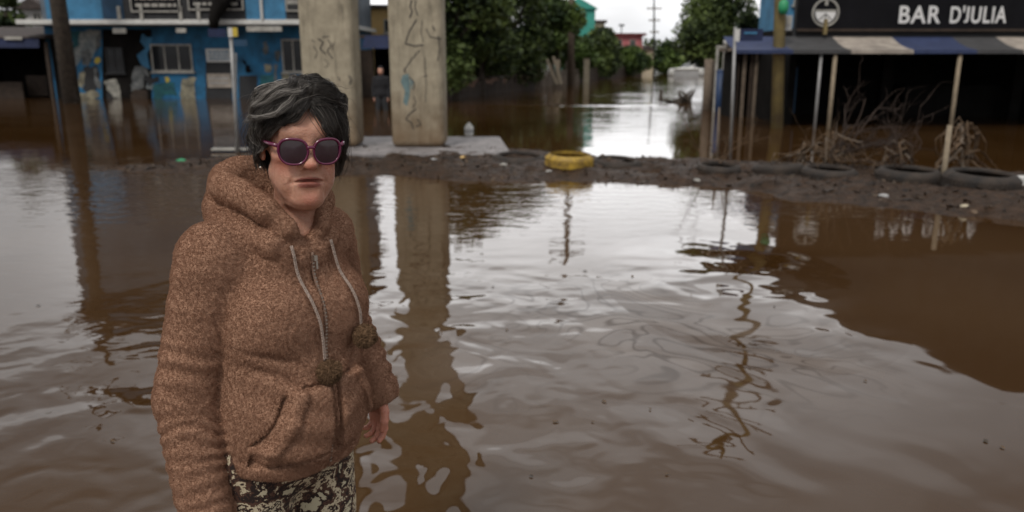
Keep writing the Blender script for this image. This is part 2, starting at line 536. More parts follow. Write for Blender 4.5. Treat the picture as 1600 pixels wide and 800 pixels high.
    # silt colour, drifting scum film, dark contour lines painted as bands of reflected sky
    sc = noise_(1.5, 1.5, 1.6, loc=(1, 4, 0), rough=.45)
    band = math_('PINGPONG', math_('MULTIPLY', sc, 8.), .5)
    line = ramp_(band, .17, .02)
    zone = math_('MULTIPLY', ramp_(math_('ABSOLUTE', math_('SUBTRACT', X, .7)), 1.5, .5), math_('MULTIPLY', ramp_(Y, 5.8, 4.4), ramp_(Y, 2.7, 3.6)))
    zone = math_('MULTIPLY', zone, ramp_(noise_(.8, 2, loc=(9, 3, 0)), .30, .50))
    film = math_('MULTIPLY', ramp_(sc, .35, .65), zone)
    mx = N('ShaderNodeMix'); mx.data_type = 'RGBA'
    mx.inputs[6].default_value = WATER_A; mx.inputs[7].default_value = WATER_B
    L(ramp_(noise_(.5, 3, .5), .35, .65), mx.inputs[0])
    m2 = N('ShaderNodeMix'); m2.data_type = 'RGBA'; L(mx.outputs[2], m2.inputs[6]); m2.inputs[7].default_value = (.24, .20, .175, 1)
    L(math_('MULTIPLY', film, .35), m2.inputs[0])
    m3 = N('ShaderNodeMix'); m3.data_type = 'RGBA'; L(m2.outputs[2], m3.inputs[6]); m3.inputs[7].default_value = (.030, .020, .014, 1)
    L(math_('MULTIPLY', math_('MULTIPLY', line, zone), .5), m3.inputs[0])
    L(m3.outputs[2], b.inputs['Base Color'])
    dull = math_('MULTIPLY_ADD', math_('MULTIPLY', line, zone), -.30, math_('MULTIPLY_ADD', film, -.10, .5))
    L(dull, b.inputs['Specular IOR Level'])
    return m
WATER_IOR, WATER_BUMP = 1.42, 1.0
WATER_A, WATER_B = (.050, .0235, .0070, 1), (.064, .033, .0125, 1)
W_C = (-.452, 1.50)
wb = MB(); wb.add([(-160, -40, 0), (160, -40, 0), (160, 420, 0), (-160, 420, 0)], [(0, 1, 2, 3)])
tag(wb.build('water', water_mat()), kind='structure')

# mud bank down the middle of the flooded avenue
near_px = [(-150, 262), (150, 272), (330, 282), (560, 274), (700, 283), (850, 284), (1000, 288), (1100, 293), (1250, 312), (1400, 327), (1600, 349), (1900, 384)]
far_px = [(-150, 258), (150, 254), (370, 240), (550, 229), (800, 234), (1000, 249), (1100, 251), (1330, 261), (1600, 270), (1900, 284)]
def edge_pts(pp):
    return np.array([gr(a, b)[:2] for a, b in pp])
NE, FE = edge_pts(near_px), edge_pts(far_px)
def bank_height(x, y):
    yn = np.interp(x, NE[:, 0], NE[:, 1]); yf = np.interp(x, FE[:, 0], FE[:, 1])
    P = np.stack([x, y, np.zeros_like(x)], 1)
    wob = (fbm(P + 2, 1.6, 3) - .5) * .7
    e = np.minimum(y - yn + wob, yf - y + wob * .6)
    wid = np.maximum(yf - yn, .3)
    s = np.clip(e / np.minimum(.55, wid * .4) * .5 + .3, 0, 1); s = s * s * (3 - 2 * s)
    amp = np.interp(x, [-9, -5.8, -4.8, -3.7, -2.6, 8], [-.025, -.022, .006, .035, .075, .10])
    h = -.030 + s * (amp + .030) + (amp > -.01) * (s * (fbm(P + 5, 3.2, 4) - .5) * .13 + s * (vnoise(P, 9) - .5) * .030 + s * (vnoise(P + 4, 19) - .5) * .018)
    pd = gr(1020, 268, .03)
    h = h - .16 * np.exp(-((x - pd.x) / .26) ** 2 - ((y - pd.y) / .30) ** 2)
    return h
xs_ = np.arange(-9.5, 9.0, .045); ys_ = np.arange(5.0, 15.6, .045)
gx, gy = np.meshgrid(xs_, ys_, indexing='ij')
hz_ = bank_height(gx.ravel(), gy.ravel())
Vb = np.stack([gx.ravel(), gy.ravel(), hz_], 1)
ny_ = len(ys_)
ii = (np.arange(len(xs_) - 1)[:, None] * ny_ + np.arange(ny_ - 1)[None, :]).ravel()
Fb = np.stack([ii, ii + ny_, ii + ny_ + 1, ii + 1], 1)
keep = (hz_[Fb] > -.029).any(1)
Fb = Fb[keep]
u_, inv = np.unique(Fb, return_inverse=True)
mud = link('mud_bank', np_mesh('mud_bank', Vb[u_], inv.reshape(-1, 4)), None, M['mud'], True)
tag(mud, kind='structure')
def mud_z(x, y):
    return float(bank_height(np.array([x]), np.array([y]))[0])
def on_mud(px, py):
    z = .05
    for _ in range(6):
        p = gr(px, py, z); z = .5 * z + .5 * max(mud_z(p.x, p.y), .0)
    return Vector((p.x, p.y, z))

def span(mb, px0, px1, py0, py1, Y, depth, pm=None):
    """box whose front face at distance Y fills the photo rectangle"""
    pm = (py0 + py1) / 2 if pm is None else pm
    x0, x1 = at(px0, pm, Y).x, at(px1, pm, Y).x
    z0, z1 = at(px0, py1, Y).z, at(px0, py0, Y).z
    return mb.span(x0, x1, Y, Y + depth, z0, z1)
def thing(name, loc, label, cat, group=None):
    return tag(empty(name, loc), label, cat, group)
def part(mb, name, m, t, smooth=False, bevel=0.):
    return mb.build(name, m, t, smooth, bevel, offset=tuple(t.location) if t.parent is None else tuple(t.parent.location + t.location))
def sub(mb, name, m, root, p, smooth=False):
    return mb.build(name, m, p, smooth, offset=tuple(root.location))

# ---- concrete slab and the two tall pillars
PY = 11.9
sl0, sl1 = gr(552, 240, .10), gr(790, 240, .10); sl2, sl3 = gr(555, 213, .10), gr(772, 213, .10)
t = thing('concrete_slab', ((sl0.x + sl1.x) / 2, (sl0.y + sl2.y) / 2, -.1), 'flat pale concrete slab under the two pillars at the edge of the mud', 'slab')
x0_, x1_ = sl0.x - 1.2, sl1.x
mb = MB(); mb.prism([(x0_, sl0.y), (x1_ - .05, sl0.y), (x1_ + .06, sl0.y + .35), (sl3.x + .1, sl2.y), (x0_, sl2.y)], -.20, .10, 'z')
part(mb, 'top', M['slab'], t, bevel=.02)

def pillar(px0, px1, label, strokes, patches):
    a, b = at(px0, 225, PY).x, at(px1, 225, PY).x
    t = thing('concrete_pillar', ((a + b) / 2, PY + .3, .10), label, 'pillar')
    mb = MB(); mb.span(a, b, PY, PY + .62, .101, 10.5)
    o = part(mb, 'shaft', M['concrete_p'], t, bevel=.09); o.modifiers['bevel'].segments = 4
    for s, wd in strokes:
        mb = MB(); mb.tube([at(x, y, PY - .001) for x, y in s], wd, 6)
        part(mb, 'graffiti', M['graffiti'], t)
    for poly in patches:
        mb = MB()
        mb.prism([(at(x, y, PY).x, at(x, y, PY).z) for x, y in poly], PY - .004, PY + .01, 'y')
        part(mb, 'graffiti', M['graffiti_blue'], t)
    return t
def concrete_p():
    m = mat('stained_concrete', (.46, .405, .305), .95, spec=.15, var2=(.25, .22, .165), var=.5, vscale=3.2, bump=.3, bscale=45, detail=8)
    t = m.node_tree; L = t.links.new; N = t.nodes.new
    b = t.nodes['Principled BSDF']; src = t.nodes[m['mixnode']].outputs[2]
    co = N('ShaderNodeTexCoord'); sep = N('ShaderNodeSeparateXYZ'); L(co.outputs['Object'], sep.inputs[0])
    mp = N('ShaderNodeMapping'); mp.inputs['Scale'].default_value = (7, 7, .7); L(co.outputs['Object'], mp.inputs[0])
    n = N('ShaderNodeTexNoise'); n.inputs['Scale'].default_value = 1.9; n.inputs['Detail'].default_value = 8; n.inputs['Roughness'].default_value = .72; L(mp.outputs[0], n.inputs['Vector'])
    mr = N('ShaderNodeMapRange'); mr.inputs[1].default_value = .52; mr.inputs[2].default_value = .72; L(n.outputs[0], mr.inputs[0])
    mx = N('ShaderNodeMix'); mx.data_type = 'RGBA'; mx.inputs[7].default_value = (.085, .072, .055, 1)
    mm = N('ShaderNodeMath'); mm.operation = 'MULTIPLY'; mm.inputs[1].default_value = .85; L(mr.outputs[0], mm.inputs[0])
    L(mm.outputs[0], mx.inputs[0]); L(src, mx.inputs[6])
    # brown flood stain on the foot
    n2 = N('ShaderNodeTexNoise'); n2.inputs['Scale'].default_value = 5; n2.inputs['Detail'].default_value = 5; L(co.outputs['Object'], n2.inputs['Vector'])
    ad = N('ShaderNodeMath'); ad.operation = 'MULTIPLY_ADD'; ad.inputs[1].default_value = -1.1; L(n2.outputs[0], ad.inputs[0]); L(sep.outputs[2], ad.inputs[2])
    mr2 = N('ShaderNodeMapRange'); mr2.inputs[1].default_value = .45; mr2.inputs[2].default_value = -.75; L(ad.outputs[0], mr2.inputs[0])
    m3 = N('ShaderNodeMix'); m3.data_type = 'RGBA'; m3.inputs[7].default_value = (.14, .085, .045, 1)
    mq = N('ShaderNodeMath'); mq.operation = 'MULTIPLY'; mq.inputs[1].default_value = .9; L(mr2.outputs[0], mq.inputs[0])
    L(mq.outputs[0], m3.inputs[0]); L(mx.outputs[2], m3.inputs[6]); L(m3.outputs[2], b.inputs['Base Color'])
    return m
M['concrete_p'] = concrete_p()
M['mudstain'] = mat('mud_stained_concrete', (.10, .072, .050), .8, var=.4, vscale=7, bump=.4, bscale=40)
sA = [([(643, 0), (641, 10), (644, 18), (640, 28)], .011), ([(650, 0), (648, 12), (653, 25)], .008), ([(651, 30), (640, 48), (633, 68)], .009), ([(633, 68), (648, 72), (662, 70)], .009),
      ([(660, 32), (658, 50), (661, 66)], .006), ([(666, 45), (672, 58), (690, 60)], .007), ([(656, 78), (644, 92), (631, 110)], .007), ([(631, 108), (634, 113)], .012),
      ([(684, 55), (687, 75), (684, 95)], .006), ([(640, 120), (648, 130), (646, 140)], .008), ([(646, 150), (650, 160), (645, 168)], .006), ([(650, 170), (640, 178), (634, 186), (643, 192), (646, 202)], .008),
      ([(652, 186), (658, 194), (650, 198)], .008), ([(664, 90), (666, 130), (665, 160)], .004), ([(676, 40), (679, 48)], .010), ([(660, 120), (668, 118)], .005)]
pA = [[(629, 118), (638, 115), (641, 130), (640, 150), (636, 166), (630, 160), (633, 142), (626, 128)], [(641, 122), (646, 128), (643, 140)]]
pillar(612, 695, 'concrete pillar with black tag lines and a faded blue paint patch', sA, pA)
sB = [([(497, 60), (505, 66), (500, 76), (508, 84)], .010), ([(512, 62), (518, 70), (511, 80), (520, 92)], .008), ([(490, 72), (496, 82), (492, 92)], .006), ([(503, 58), (515, 57)], .006),
      ([(522, 66), (519, 78)], .006), ([(545, 118), (549, 124), (546, 132)], .009), ([(528, 120), (531, 126)], .008), ([(487, 62), (492, 66)], .006), ([(506, 92), (514, 100), (508, 106)], .005), ([(534, 6), (537, 30)], .004)]
pillar(477, 559, 'concrete pillar with a small dark scribble behind her head', sB, [])

# ================================================================== trees and plants
def leaf_cloud(blobs, n, size, seed, squash=.85):
    rs = np.random.RandomState(seed)
    B = np.array([[*c, r] for c, r in blobs], float)
    p = B[:, 3] ** 2; p /= p.sum()
    k = rs.choice(len(B), n, p=p)
    u = rs.randn(n, 3); u /= np.linalg.norm(u, axis=1)[:, None]
    rad = rs.rand(n) ** .38
    lump = .78 + .45 * fbm(u * 1.0 + k[:, None] * 3.1, 2.6, 2)
    c = B[k, :3] + u * (B[k, 3] * rad * lump)[:, None] * np.array([1, 1, squash])
    # leaf quads, randomly turned
    a = rs.randn(n, 3); a[:, 2] *= .6; a /= np.linalg.norm(a, axis=1)[:, None]
    b = np.cross(a, rs.randn(n, 3)); b /= np.linalg.norm(b, axis=1)[:, None]
    s = size * (.55 + .9 * rs.rand(n))[:, None]
    nrm = np.cross(a, b)
    V = np.stack([c - a * s, c - b * s * .48 + nrm * s * .12, c + a * s, c + b * s * .48 + nrm * s * .12], 1).reshape(-1, 3)
    F = np.arange(4 * n).reshape(-1, 4)
    cl = vnoise(c, 1.1)
    tint = np.clip(.10 + .55 * rs.rand(n) ** 1.5 + 1.0 * (cl - .5), 0, 1)
    return V, F, np.repeat(tint, 4)
def tree(name, px, Y, height, width, label, cat='tree', leaf='leaf_dark', n=4200, size=.16, seed=1, base=.25, group=None, z0=-.34, nb=16, trunk_r=.13):
    """height above the water; base: lowest foliage as a share of the height"""
    rs = np.random.RandomState(seed)
    X = at(px, 100, Y).x
    t = thing(name, (X, Y, z0), label, cat, group)
    blobs = []
    for i in range(nb):
        f = rs.rand()
        zc = height * (base + (1 - base) * (f * .86 + .05))
        wz = math.sin(PI * min(1, max(.12, f * .85 + .18))) ** .7
        a = rs.rand() * 2 * PI; rr = width / 2 * wz * rs.rand() ** .6 * .75
        r = width * (.15 + .13 * rs.rand())
        zc = min(zc, height - r * .7)
        blobs.append(((rr * math.cos(a), rr * math.sin(a), zc - z0), r))
    V, F, tint = leaf_cloud(blobs, n, size, seed)
    V[:, 2] = np.maximum(V[:, 2], -z0 + .02)
    me = np_mesh('crown', V, F)
    cr = link('crown', me, t, M[leaf]); attr(me, 'tint', tint)
    mb = MB()
    top = height * (base + .35) - z0
    pts = [(0, 0, -.1), (rs.randn() * .05, rs.randn() * .05, top * .4), (rs.randn() * .12, rs.randn() * .12, top)]
    mb.tube(pts, [trunk_r * 1.25, trunk_r, trunk_r * .45], 8)
    for c, r in blobs[:9]:
        k = .35 + .4 * rs.rand()
        s = Vector(pts[1]).lerp(Vector(pts[2]), k)
        e = Vector(c); m_ = s.lerp(e, .5) + Vector((0, 0, -.1 * r))
        mb.tube([s, m_, e], [trunk_r * .5, trunk_r * .33, trunk_r * .12], 5)
    mb.build('trunk', M['bark'], t, True)
    return t
TL = [  # px, distance, height above water, width, leaf, n, label
    (712, 27, 5.2, 4.0, 'leaf_dark', 5200, .12, 'dense dark tree just right of the pillar with the blue paint patch'),
    (752, 31, 5.6, 4.2, 'leaf_dark', 5200, .12, 'second dark tree right of the pillars, wide and overhanging the water'),
    (800, 35, 5.6, 4.4, 'leaf_dark', 5200, .12, 'dark tree standing left of the leaning pale boards'),
    (842, 40, 5.4, 4.2, 'leaf_mid', 4600, .24, 'green tree behind the leaning pale boards on the left bank'),
    (873, 46, 4.4, 3.8, 'leaf_mid', 4200, .25, 'green tree at the foot of the teal house'),
    (905, 50, 2.6, 3.2, 'leaf_light', 3000, .18, 'low bright green bush below the wooden pole'),
    (940, 57, 3.3, 4.4, 'leaf_dark', 4200, .12, 'round dark bush in front of the pink house'),
    (978, 66, 2.2, 4.2, 'leaf_mid', 3600, .12, 'rounded green bush at the far end of the left bank'),
]
for i, (px, Y, h, wd, lf, n, bs, lab) in enumerate(TL):
    tree('bush' if 'bush' in lab else 'tree', px, Y, h, wd, lab, 'bush' if 'bush' in lab else 'tree', lf, int(n * 2.1), .115 if Y < 45 else .15, 20 + i, bs)
tree('tree', 1112, 38, 5.0, 4.6, 'dark leafy tree overhanging the right side of the flooded street', 'tree', 'leaf_dark', 15000, .105, 41, .27, nb=26)
tree('tree', 1163, 30, 2.9, 1.7, 'small dark tree beside the light blue house', 'tree', 'leaf_dark', 2200, .14, 44, .42, nb=10, trunk_r=.07)
tree('bush', 1040, 72, 2.7, 3.6, 'green bush under the thin far pole', 'bush', 'leaf_mid', 3000, .2, 42, .12)
tree('bush', 1060, 76, 2.0, 3.0, 'low green bush above the white car', 'bush', 'leaf_mid', 2200, .16, 43, .15)
tree('tree', 23, 34, 4.0, 2.2, 'dark tree rising behind the shop with the navy awning', 'tree', 'leaf_dark', 1500, .15, 45, .45, nb=9)
# far woodland, one mass
rs = np.random.RandomState(3)
bl = [((x + rs.randn() * 2, 190 + rs.rand() * 12, 1.2 + rs.rand() * 1.6), 2.6 + 1.6 * rs.rand()) for x in np.arange(-300, 320, 3.2)]
V, F, tint = leaf_cloud(bl, 60000, .55, 9)
me = np_mesh('woodland', V, F); wl = link('woodland', me, None, M['leaf_dark']); attr(me, 'tint', tint)
tag(wl, 'far dark belt of woods closing the end of the flooded street', 'woods', kind='stuff')

# ================================================================== windows helper
def window(root, px0, px1, py0, py1, Y, bars=1, frame='offwhite', glass='glass'):
    a = at(px0, (py0 + py1) / 2, Y); b = at(px1, (py0 + py1) / 2, Y); z1, z0 = at(px0, py0, Y).z, at(px0, py1, Y).z
    x0, x1 = a.x, b.x; w_ = .055
    mb = MB()
    mb.span(x0, x1, Y - .05, Y - .002, z0, z0 + w_); mb.span(x0, x1, Y - .05, Y - .002, z1 - w_, z1)
    mb.span(x0, x0 + w_, Y - .05, Y - .002, z0 + w_, z1 - w_); mb.span(x1 - w_, x1, Y - .05, Y - .002, z0 + w_, z1 - w_)
    for k in range(bars):
        xm = x0 + (x1 - x0) * (k + 1) / (bars + 1)
        mb.span(xm - .025, xm + .025, Y - .045, Y - .003, z0 + w_, z1 - w_)
    f = part(mb, 'window', M[frame], root)
    mb = MB(); mb.span(x0 + w_ + .002, x1 - w_ - .002, Y - .028, Y - .012, z0 + w_ + .002, z1 - w_ - .002)
    sub(mb, 'pane', M[glass], root, f)
    mb = MB(); mb.span(x0 - .06, x1 + .06, Y - .10, Y - .003, z0 - .05, z0 - .003)
    sub(mb, 'sill', M[frame], root, f)
    return f

# ================================================================== blue two-storey building on the left
BY = 28.6
bx0, bx1 = at(76, 100, BY).x, at(522, 100, BY).x
blue_b = thing('blue_building', ((bx0 + bx1) / 2, BY + 4, -.34), 'blue two storey building with a white balcony edge behind the wading woman', 'building')
mb = MB(); mb.span(bx0, bx1, BY, BY + 8, -.34, 2.46)
part(mb, 'ground_floor_wall', M['blue'], blue_b)
mb = MB(); mb.span(bx0, bx1, BY + .004, BY + 8, 2.62, 7.4)
part(mb, 'upper_wall', M['slate'], blue_b)
mb = MB(); mb.span(bx0 - .2, bx1 + .2, BY - 1.25, BY + 8.1, 2.465, 2.615)
part(mb, 'floor_slab', M['white'], blue_b, bevel=.01)
mb = MB(); mb.prism([(bx0 - .4, 7.402), (bx1 + .4, 7.402), (bx1 - 1.5, 8.4), (bx0 + 1.5, 8.4)], BY - .5, BY + 8.3, 'y')
part(mb, 'roof', M['tile'], blue_b)
FY = BY - 1.2
def fascia(px0, px1, m, z1=3.75, name='balcony_panel'):
    a, b = at(px0, 20, FY).x, at(px1, 20, FY).x
    mb = MB(); mb.span(a, b, FY, FY + .06, 2.617, z1)
    return part(mb, name, M[m], blue_b)
fascia(72, 160, 'blue_light'); fascia(160.5, 193, 'blue_dark'); fascia(193.5, 384, 'charcoal'); fascia(384.5, 446, 'blue_light'); fascia(446.5, 524, 'charcoal')
for px in (409,):
    mb = MB(); p = at(px, 20, FY - .06); mb.tube([(p.x, p.y, 2.617), (p.x, p.y, 4.9)], .05, 8); part(mb, 'balcony_post', M['white'], blue_b)
for px in (187, 283, 311, 222):
    mb = MB(); p = at(px, 30, FY - .05); mb.span(p.x - .05, p.x + .05, p.y - .03, p.y + .04, 2.617, 2.617 + .42); part(mb, 'bracket', M['offwhite'], blue_b)
# awkward white offset pieces under the slab
for px0, px1, py0, py1 in ((176, 196, 44, 52), (275, 290, 44, 51), (385, 440, 41, 49)):
    mb = MB(); span(mb, px0, px1, py0, py1, FY - .10, .09); part(mb, 'eave_board', M['offwhite'], blue_b)
# ground floor: openings, doors, painted panels
window(blue_b, 237, 301, 69, 112, BY, 2)
window(blue_b, 441, 476, 61, 113, BY, 1)
window(blue_b, 166, 194, 74, 114, BY, 1, 'charcoal')
def wall_panel(px0, px1, py0, py1, m, name='painted_panel', pr=.006, poly=None):
    mb = MB()
    if poly is None: poly = [(px0, py0), (px1, py0), (px1, py1), (px0, py1)]
    mb.prism([(at(x, y, BY).x, at(x, y, BY).z) for x, y in poly], BY - pr, BY + .02, 'y')
    return part(mb, name, M[m], blue_b)
wall_panel(160, 237, 46, 160, 'dark', 'recess_shade_panel', .004)  # flat dark panel: the shade of a recess is put into its colour
wall_panel(322, 362, 96, 160, 'charcoal', 'door', .03)
wall_panel(374, 402, 118, 160, 'charcoal', 'lower_panel', .01)
for nm_, a_, b_ in (('offwhite_m', (.40, .41, .39), (.06, .10, .13)), ('grey_m', (.22, .23, .23), (.03, .035, .04)), ('cream_m', (.38, .35, .25), (.07, .07, .06)), ('white_m', (.46, .45, .40), (.12, .12, .11))):
    M[nm_] = mat(nm_ + 'ural_paint', a_, .85, var2=b_, var=.5, vscale=4.5, detail=7)
r_ = random.Random(2)
def ragged(poly):
    o = []
    for i in range(len(poly)):
        a, b = Vector(poly[i]), Vector(poly[(i + 1) % len(poly)])
        for k in range(4):
            f = k / 4; q = a.lerp(b, f); d_ = (b - a).length * .10
            o.append((q.x + r_.gauss(0, d_ * .6), q.y + r_.gauss(0, d_ * .6)))
    return o
mural = [('offwhite_m', [(118, 50), (158, 48), (155, 62), (147, 88), (136, 100), (128, 92), (120, 104), (112, 92), (113, 70)]), ('grey_m', [(128, 82), (138, 76), (144, 92), (138, 102), (126, 100)]),
         ('cream_m', [(124, 112), (139, 110), (136, 126), (128, 138), (120, 132)]), ('white_m', [(163, 126), (182, 124), (188, 138), (189, 156), (176, 150), (168, 140)]),
         ('grey_m', [(212, 104), (228, 102), (234, 118), (226, 122), (222, 140), (206, 142), (204, 126)]), ('offwhite_m', [(230, 128), (244, 132), (240, 140), (228, 138)]),
         ('teal_mural', [(238, 132), (272, 128), (276, 150), (240, 154)]), ('cream_m', [(286, 124), (304, 120), (304, 156), (284, 156)]), ('teal_mural', [(406, 118), (428, 114), (430, 146), (410, 150)]),
         ('grey_m', [(410, 68), (418, 64), (420, 82), (413, 86)]), ('grey_m', [(430, 80), (438, 78), (437, 98), (430, 96)]), ('cream_m', [(413, 100), (424, 100), (424, 113), (414, 112)]),
         ('blue_light', [(222, 52), (236, 60), (236, 110), (222, 100)]), ('grey_m', [(428, 100), (432, 100), (430, 150), (425, 150)]), ('black', [(378, 92), (384, 96), (394, 112), (388, 114)]),
         ('teal_mural', [(112, 50), (127, 49), (122, 72), (112, 78)]),
         ('yellow', [(148, 91), (155, 89), (158, 95), (153, 100), (148, 98)]), ('yellow', [(257, 121), (263, 120), (266, 126), (261, 129)]),
         ('charcoal', [(130, 104), (152, 104), (156, 122), (150, 142), (140, 150), (130, 140), (134, 122)]), ('grey_m', [(146, 106), (150, 106), (158, 138), (154, 140)]), ('charcoal', [(168, 142), (178, 152), (188, 160), (166, 160)]),
         ('cream_m', [(120, 146), (152, 142), (156, 152), (122, 158)]), ('charcoal', [(224, 112), (238, 122), (248, 120), (250, 128), (232, 134)]), ('grey_m', [(150, 60), (158, 50), (158, 70), (150, 84)]), ('brown', [(206, 142), (232, 140), (232, 160), (204, 160)]), ('cream_m', [(440, 114), (452, 116), (470, 150), (440, 156)])]
for k, (m_, poly) in enumerate(mural):
    wall_panel(0, 0, 0, 0, m_, 'mural_patch', .0065 + .0006 * k, ragged(poly))

def board(px0, px1, py0, py1, Y, m, label, lines=3, linem='greywall', name='notice_board', cat='sign', frame=None, group=None):
    a, b = at(px0, (py0 + py1) / 2, Y).x, at(px1, (py0 + py1) / 2, Y).x; z1, z0 = at(px0, py0, Y).z, at(px0, py1, Y).z
    t = thing(name, ((a + b) / 2, Y, z0), label, cat, group)
    mb = MB(); mb.span(a, b, Y, Y + .03, z0, z1); part(mb, 'panel', M[m], t)
    if frame:
        f = .045; mb = MB()
        mb.span(a, b, Y - .02, Y - .002, z0, z0 + f); mb.span(a, b, Y - .02, Y - .002, z1 - f, z1)
        mb.span(a, a + f, Y - .02, Y - .002, z0 + f, z1 - f); mb.span(b - f, b, Y - .02, Y - .002, z0 + f, z1 - f)
        part(mb, 'frame', M[frame], t)
    r_ = random.Random(int(px0))
    for k in range(lines):
        zc = z1 - (z1 - z0) * (k + 1) / (lines + 1); hh = (z1 - z0) / (lines + 1) * .45
        x = a + (b - a) * .10; mb = MB()
        while x < b - (b - a) * .12:
            w_ = (b - a) * r_.uniform(.05, .16); w_ = min(w_, b - (b - a) * .08 - x)
            mb.span(x, x + w_, Y - .006, Y - .001, zc - hh / 2, zc + hh / 2); x += w_ + (b - a) * .03
        part(mb, 'blurred_writing', M[linem], t)
    return t
board(322, 361, 76, 97, BY - .08, 'white', 'white notice board with faint blue writing, upper of two on the blue wall', 3, 'blue_light')
board(324, 361, 115, 137, BY - .08, 'canvas_white', 'cream notice board with grey writing, lower of two on the blue wall', 2, 'greywall')
board(203, 281, -14, 19, FY - .06, 'black', 'black sign in a white frame with one long and broken white line of writing', 2, 'offwhite', 'shop_sign', frame='offwhite')
board(293, 380, -14, 16, FY - .06, 'black', 'black framed sign partly hidden by the dark hanging bundle', 2, 'offwhite', 'shop_sign', frame='offwhite')
board(446, 478, -12, 18, FY - .06, 'charcoal', 'grey framed sign at the left edge of the scribbled pillar', 1, 'offwhite', 'shop_sign', frame='offwhite')
# dark bundle hanging over the balcony
t = thing('hanging_bundle', at(335, 20, FY - .35), 'dark cloth bundle hanging askew in front of the balcony signs', 'bundle')
mb = MB(); mb.tube([at(352, -14, FY - .35), at(345, 4, FY - .36), at(338, 18, FY - .36), at(334, 32, FY - .35), at(334, 46, FY - .35)], [.30, .26, .22, .17, .13], 10)
part(mb, 'cloth', M['charcoal2'] if 'charcoal2' in M else M['dark'], t, True)

# sign post with small plates in front of the blue wall
p = on_mud(371, 238)
t = thing('street_sign_post', p, 'thin grey street sign post with a yellow-white box on top, left of her head', 'sign post')
top = at(360, 44, p.y)
mb = MB(); mb.tube([(p.x, p.y, -.3), (top.x, p.y, top.z)], .028, 8); part(mb, 'pole', M['grey_metal'], t, True)
mb = MB(); q = at(367, 150, p.y); mb.tube([(p.x - .06, p.y + .04, -.3), (top.x + .03, p.y + .05, top.z - .35)], .016, 8); part(mb, 'brace', M['grey_metal'], t, True)
mb = MB(); span(mb, 356, 363, 43, 58, p.y - .06, .05); part(mb, 'white_plate', M['white'], t)
mb = MB(); span(mb, 363.3, 370, 43, 57, p.y - .06, .05); part(mb, 'yellow_plate', M['yellow'], t)
mb = MB(); span(mb, 325, 353, 45, 58, p.y - .03, .012); part(mb, 'blue_plate', M['navy'], t)
mb = MB(); span(mb, 365, 386, 62, 72, p.y - .035, .012); part(mb, 'blue_plate', M['blue_dark'], t)

# ================================================================== shop far left, houses behind it
SY = 28.2
sx0, sx1 = at(-90, 100, SY).x, at(82, 100, SY).x
t = thing('left_shop' if False else 'shop', ((sx0 + sx1) / 2, SY + 2, -.34), 'low dark shop with a navy awning at the left end of the blue building', 'shop')
zt = at(40, 60, SY).z
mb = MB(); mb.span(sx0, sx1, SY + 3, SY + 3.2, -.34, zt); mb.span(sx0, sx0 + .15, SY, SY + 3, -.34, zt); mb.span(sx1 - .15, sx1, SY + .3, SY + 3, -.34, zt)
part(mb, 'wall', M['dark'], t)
mb = MB(); mb.prism([(SY - .5, zt + .002), (SY + 3.4, zt + .002), (SY + 3.4, zt + .5), (SY - .4, zt + .07)], sx0 - .1, sx1 + .1, 'x'); part(mb, 'roof', M['tile'], t)
mb = MB(); mb.prism([(SY - .52, at(40, 75, SY).z), (SY - .46, at(40, 75, SY).z), (SY - .40, zt), (SY - .46, zt)], sx0 - .1, at(74, 70, SY).x, 'x'); part(mb, 'awning', M['navy'], t)
mb = MB(); span(mb, 74, 79, 66, 160, SY - .3, .1); part(mb, 'post', M['brown'], t)
mb = MB(); span(mb, 42, 74, 118, 150, SY + 1.2, .5); part(mb, 'counter', M['brown'], t)
mb = MB(); span(mb, -60, 36, 128, 160, SY + .6, .1); part(mb, 'counter', M['brown'], t)
mb = MB(); span(mb, 6, 34, 57, 62, SY - .56, .04); part(mb, 'sign_strip', M['offwhite'], t)
def house(name, px0, px1, py0, Y, depth, wall, label, roof=None, over=.3, rh=.5, cat='house', wins=(), group=None):
    x0, x1 = at(px0, 60, Y).x, at(px1, 60, Y).x; zt = at(px0, py0, Y).z
    t = thing(name, ((x0 + x1) / 2, Y + depth / 2, -.34), label, cat, group)
    mb = MB(); mb.span(x0, x1, Y, Y + depth, -.34, zt); part(mb, 'wall', M[wall], t)
    if roof:
        mb = MB(); mb.prism([(x0 - over, zt + .002), (x1 + over, zt + .002), ((x1 * .55 + x0 * .45), zt + rh)], Y - over, Y + depth + over, 'y') if rh > .3 else mb.span(x0 - over, x1 + over, Y - over, Y + depth + over, zt + .002, zt + rh)
        part(mb, 'roof', M[roof], t)
    for w_ in wins: window(t, *w_[:4], Y, w_[4] if len(w_) > 4 else 1, w_[5] if len(w_) > 5 else 'offwhite')
    return t
house('pale_house', 38, 76, 14, 40, 5, 'greywall', 'pale grey house seen over the roof of the left shop', 'tile', .3, .5, wins=((52, 66, 20, 36),))
house('house', -60, 12, 40, 42, 5, 'red', 'dark red house at the left edge behind the shop', 'tile', .3, .5, wins=((-20, 0, 48, 58),))

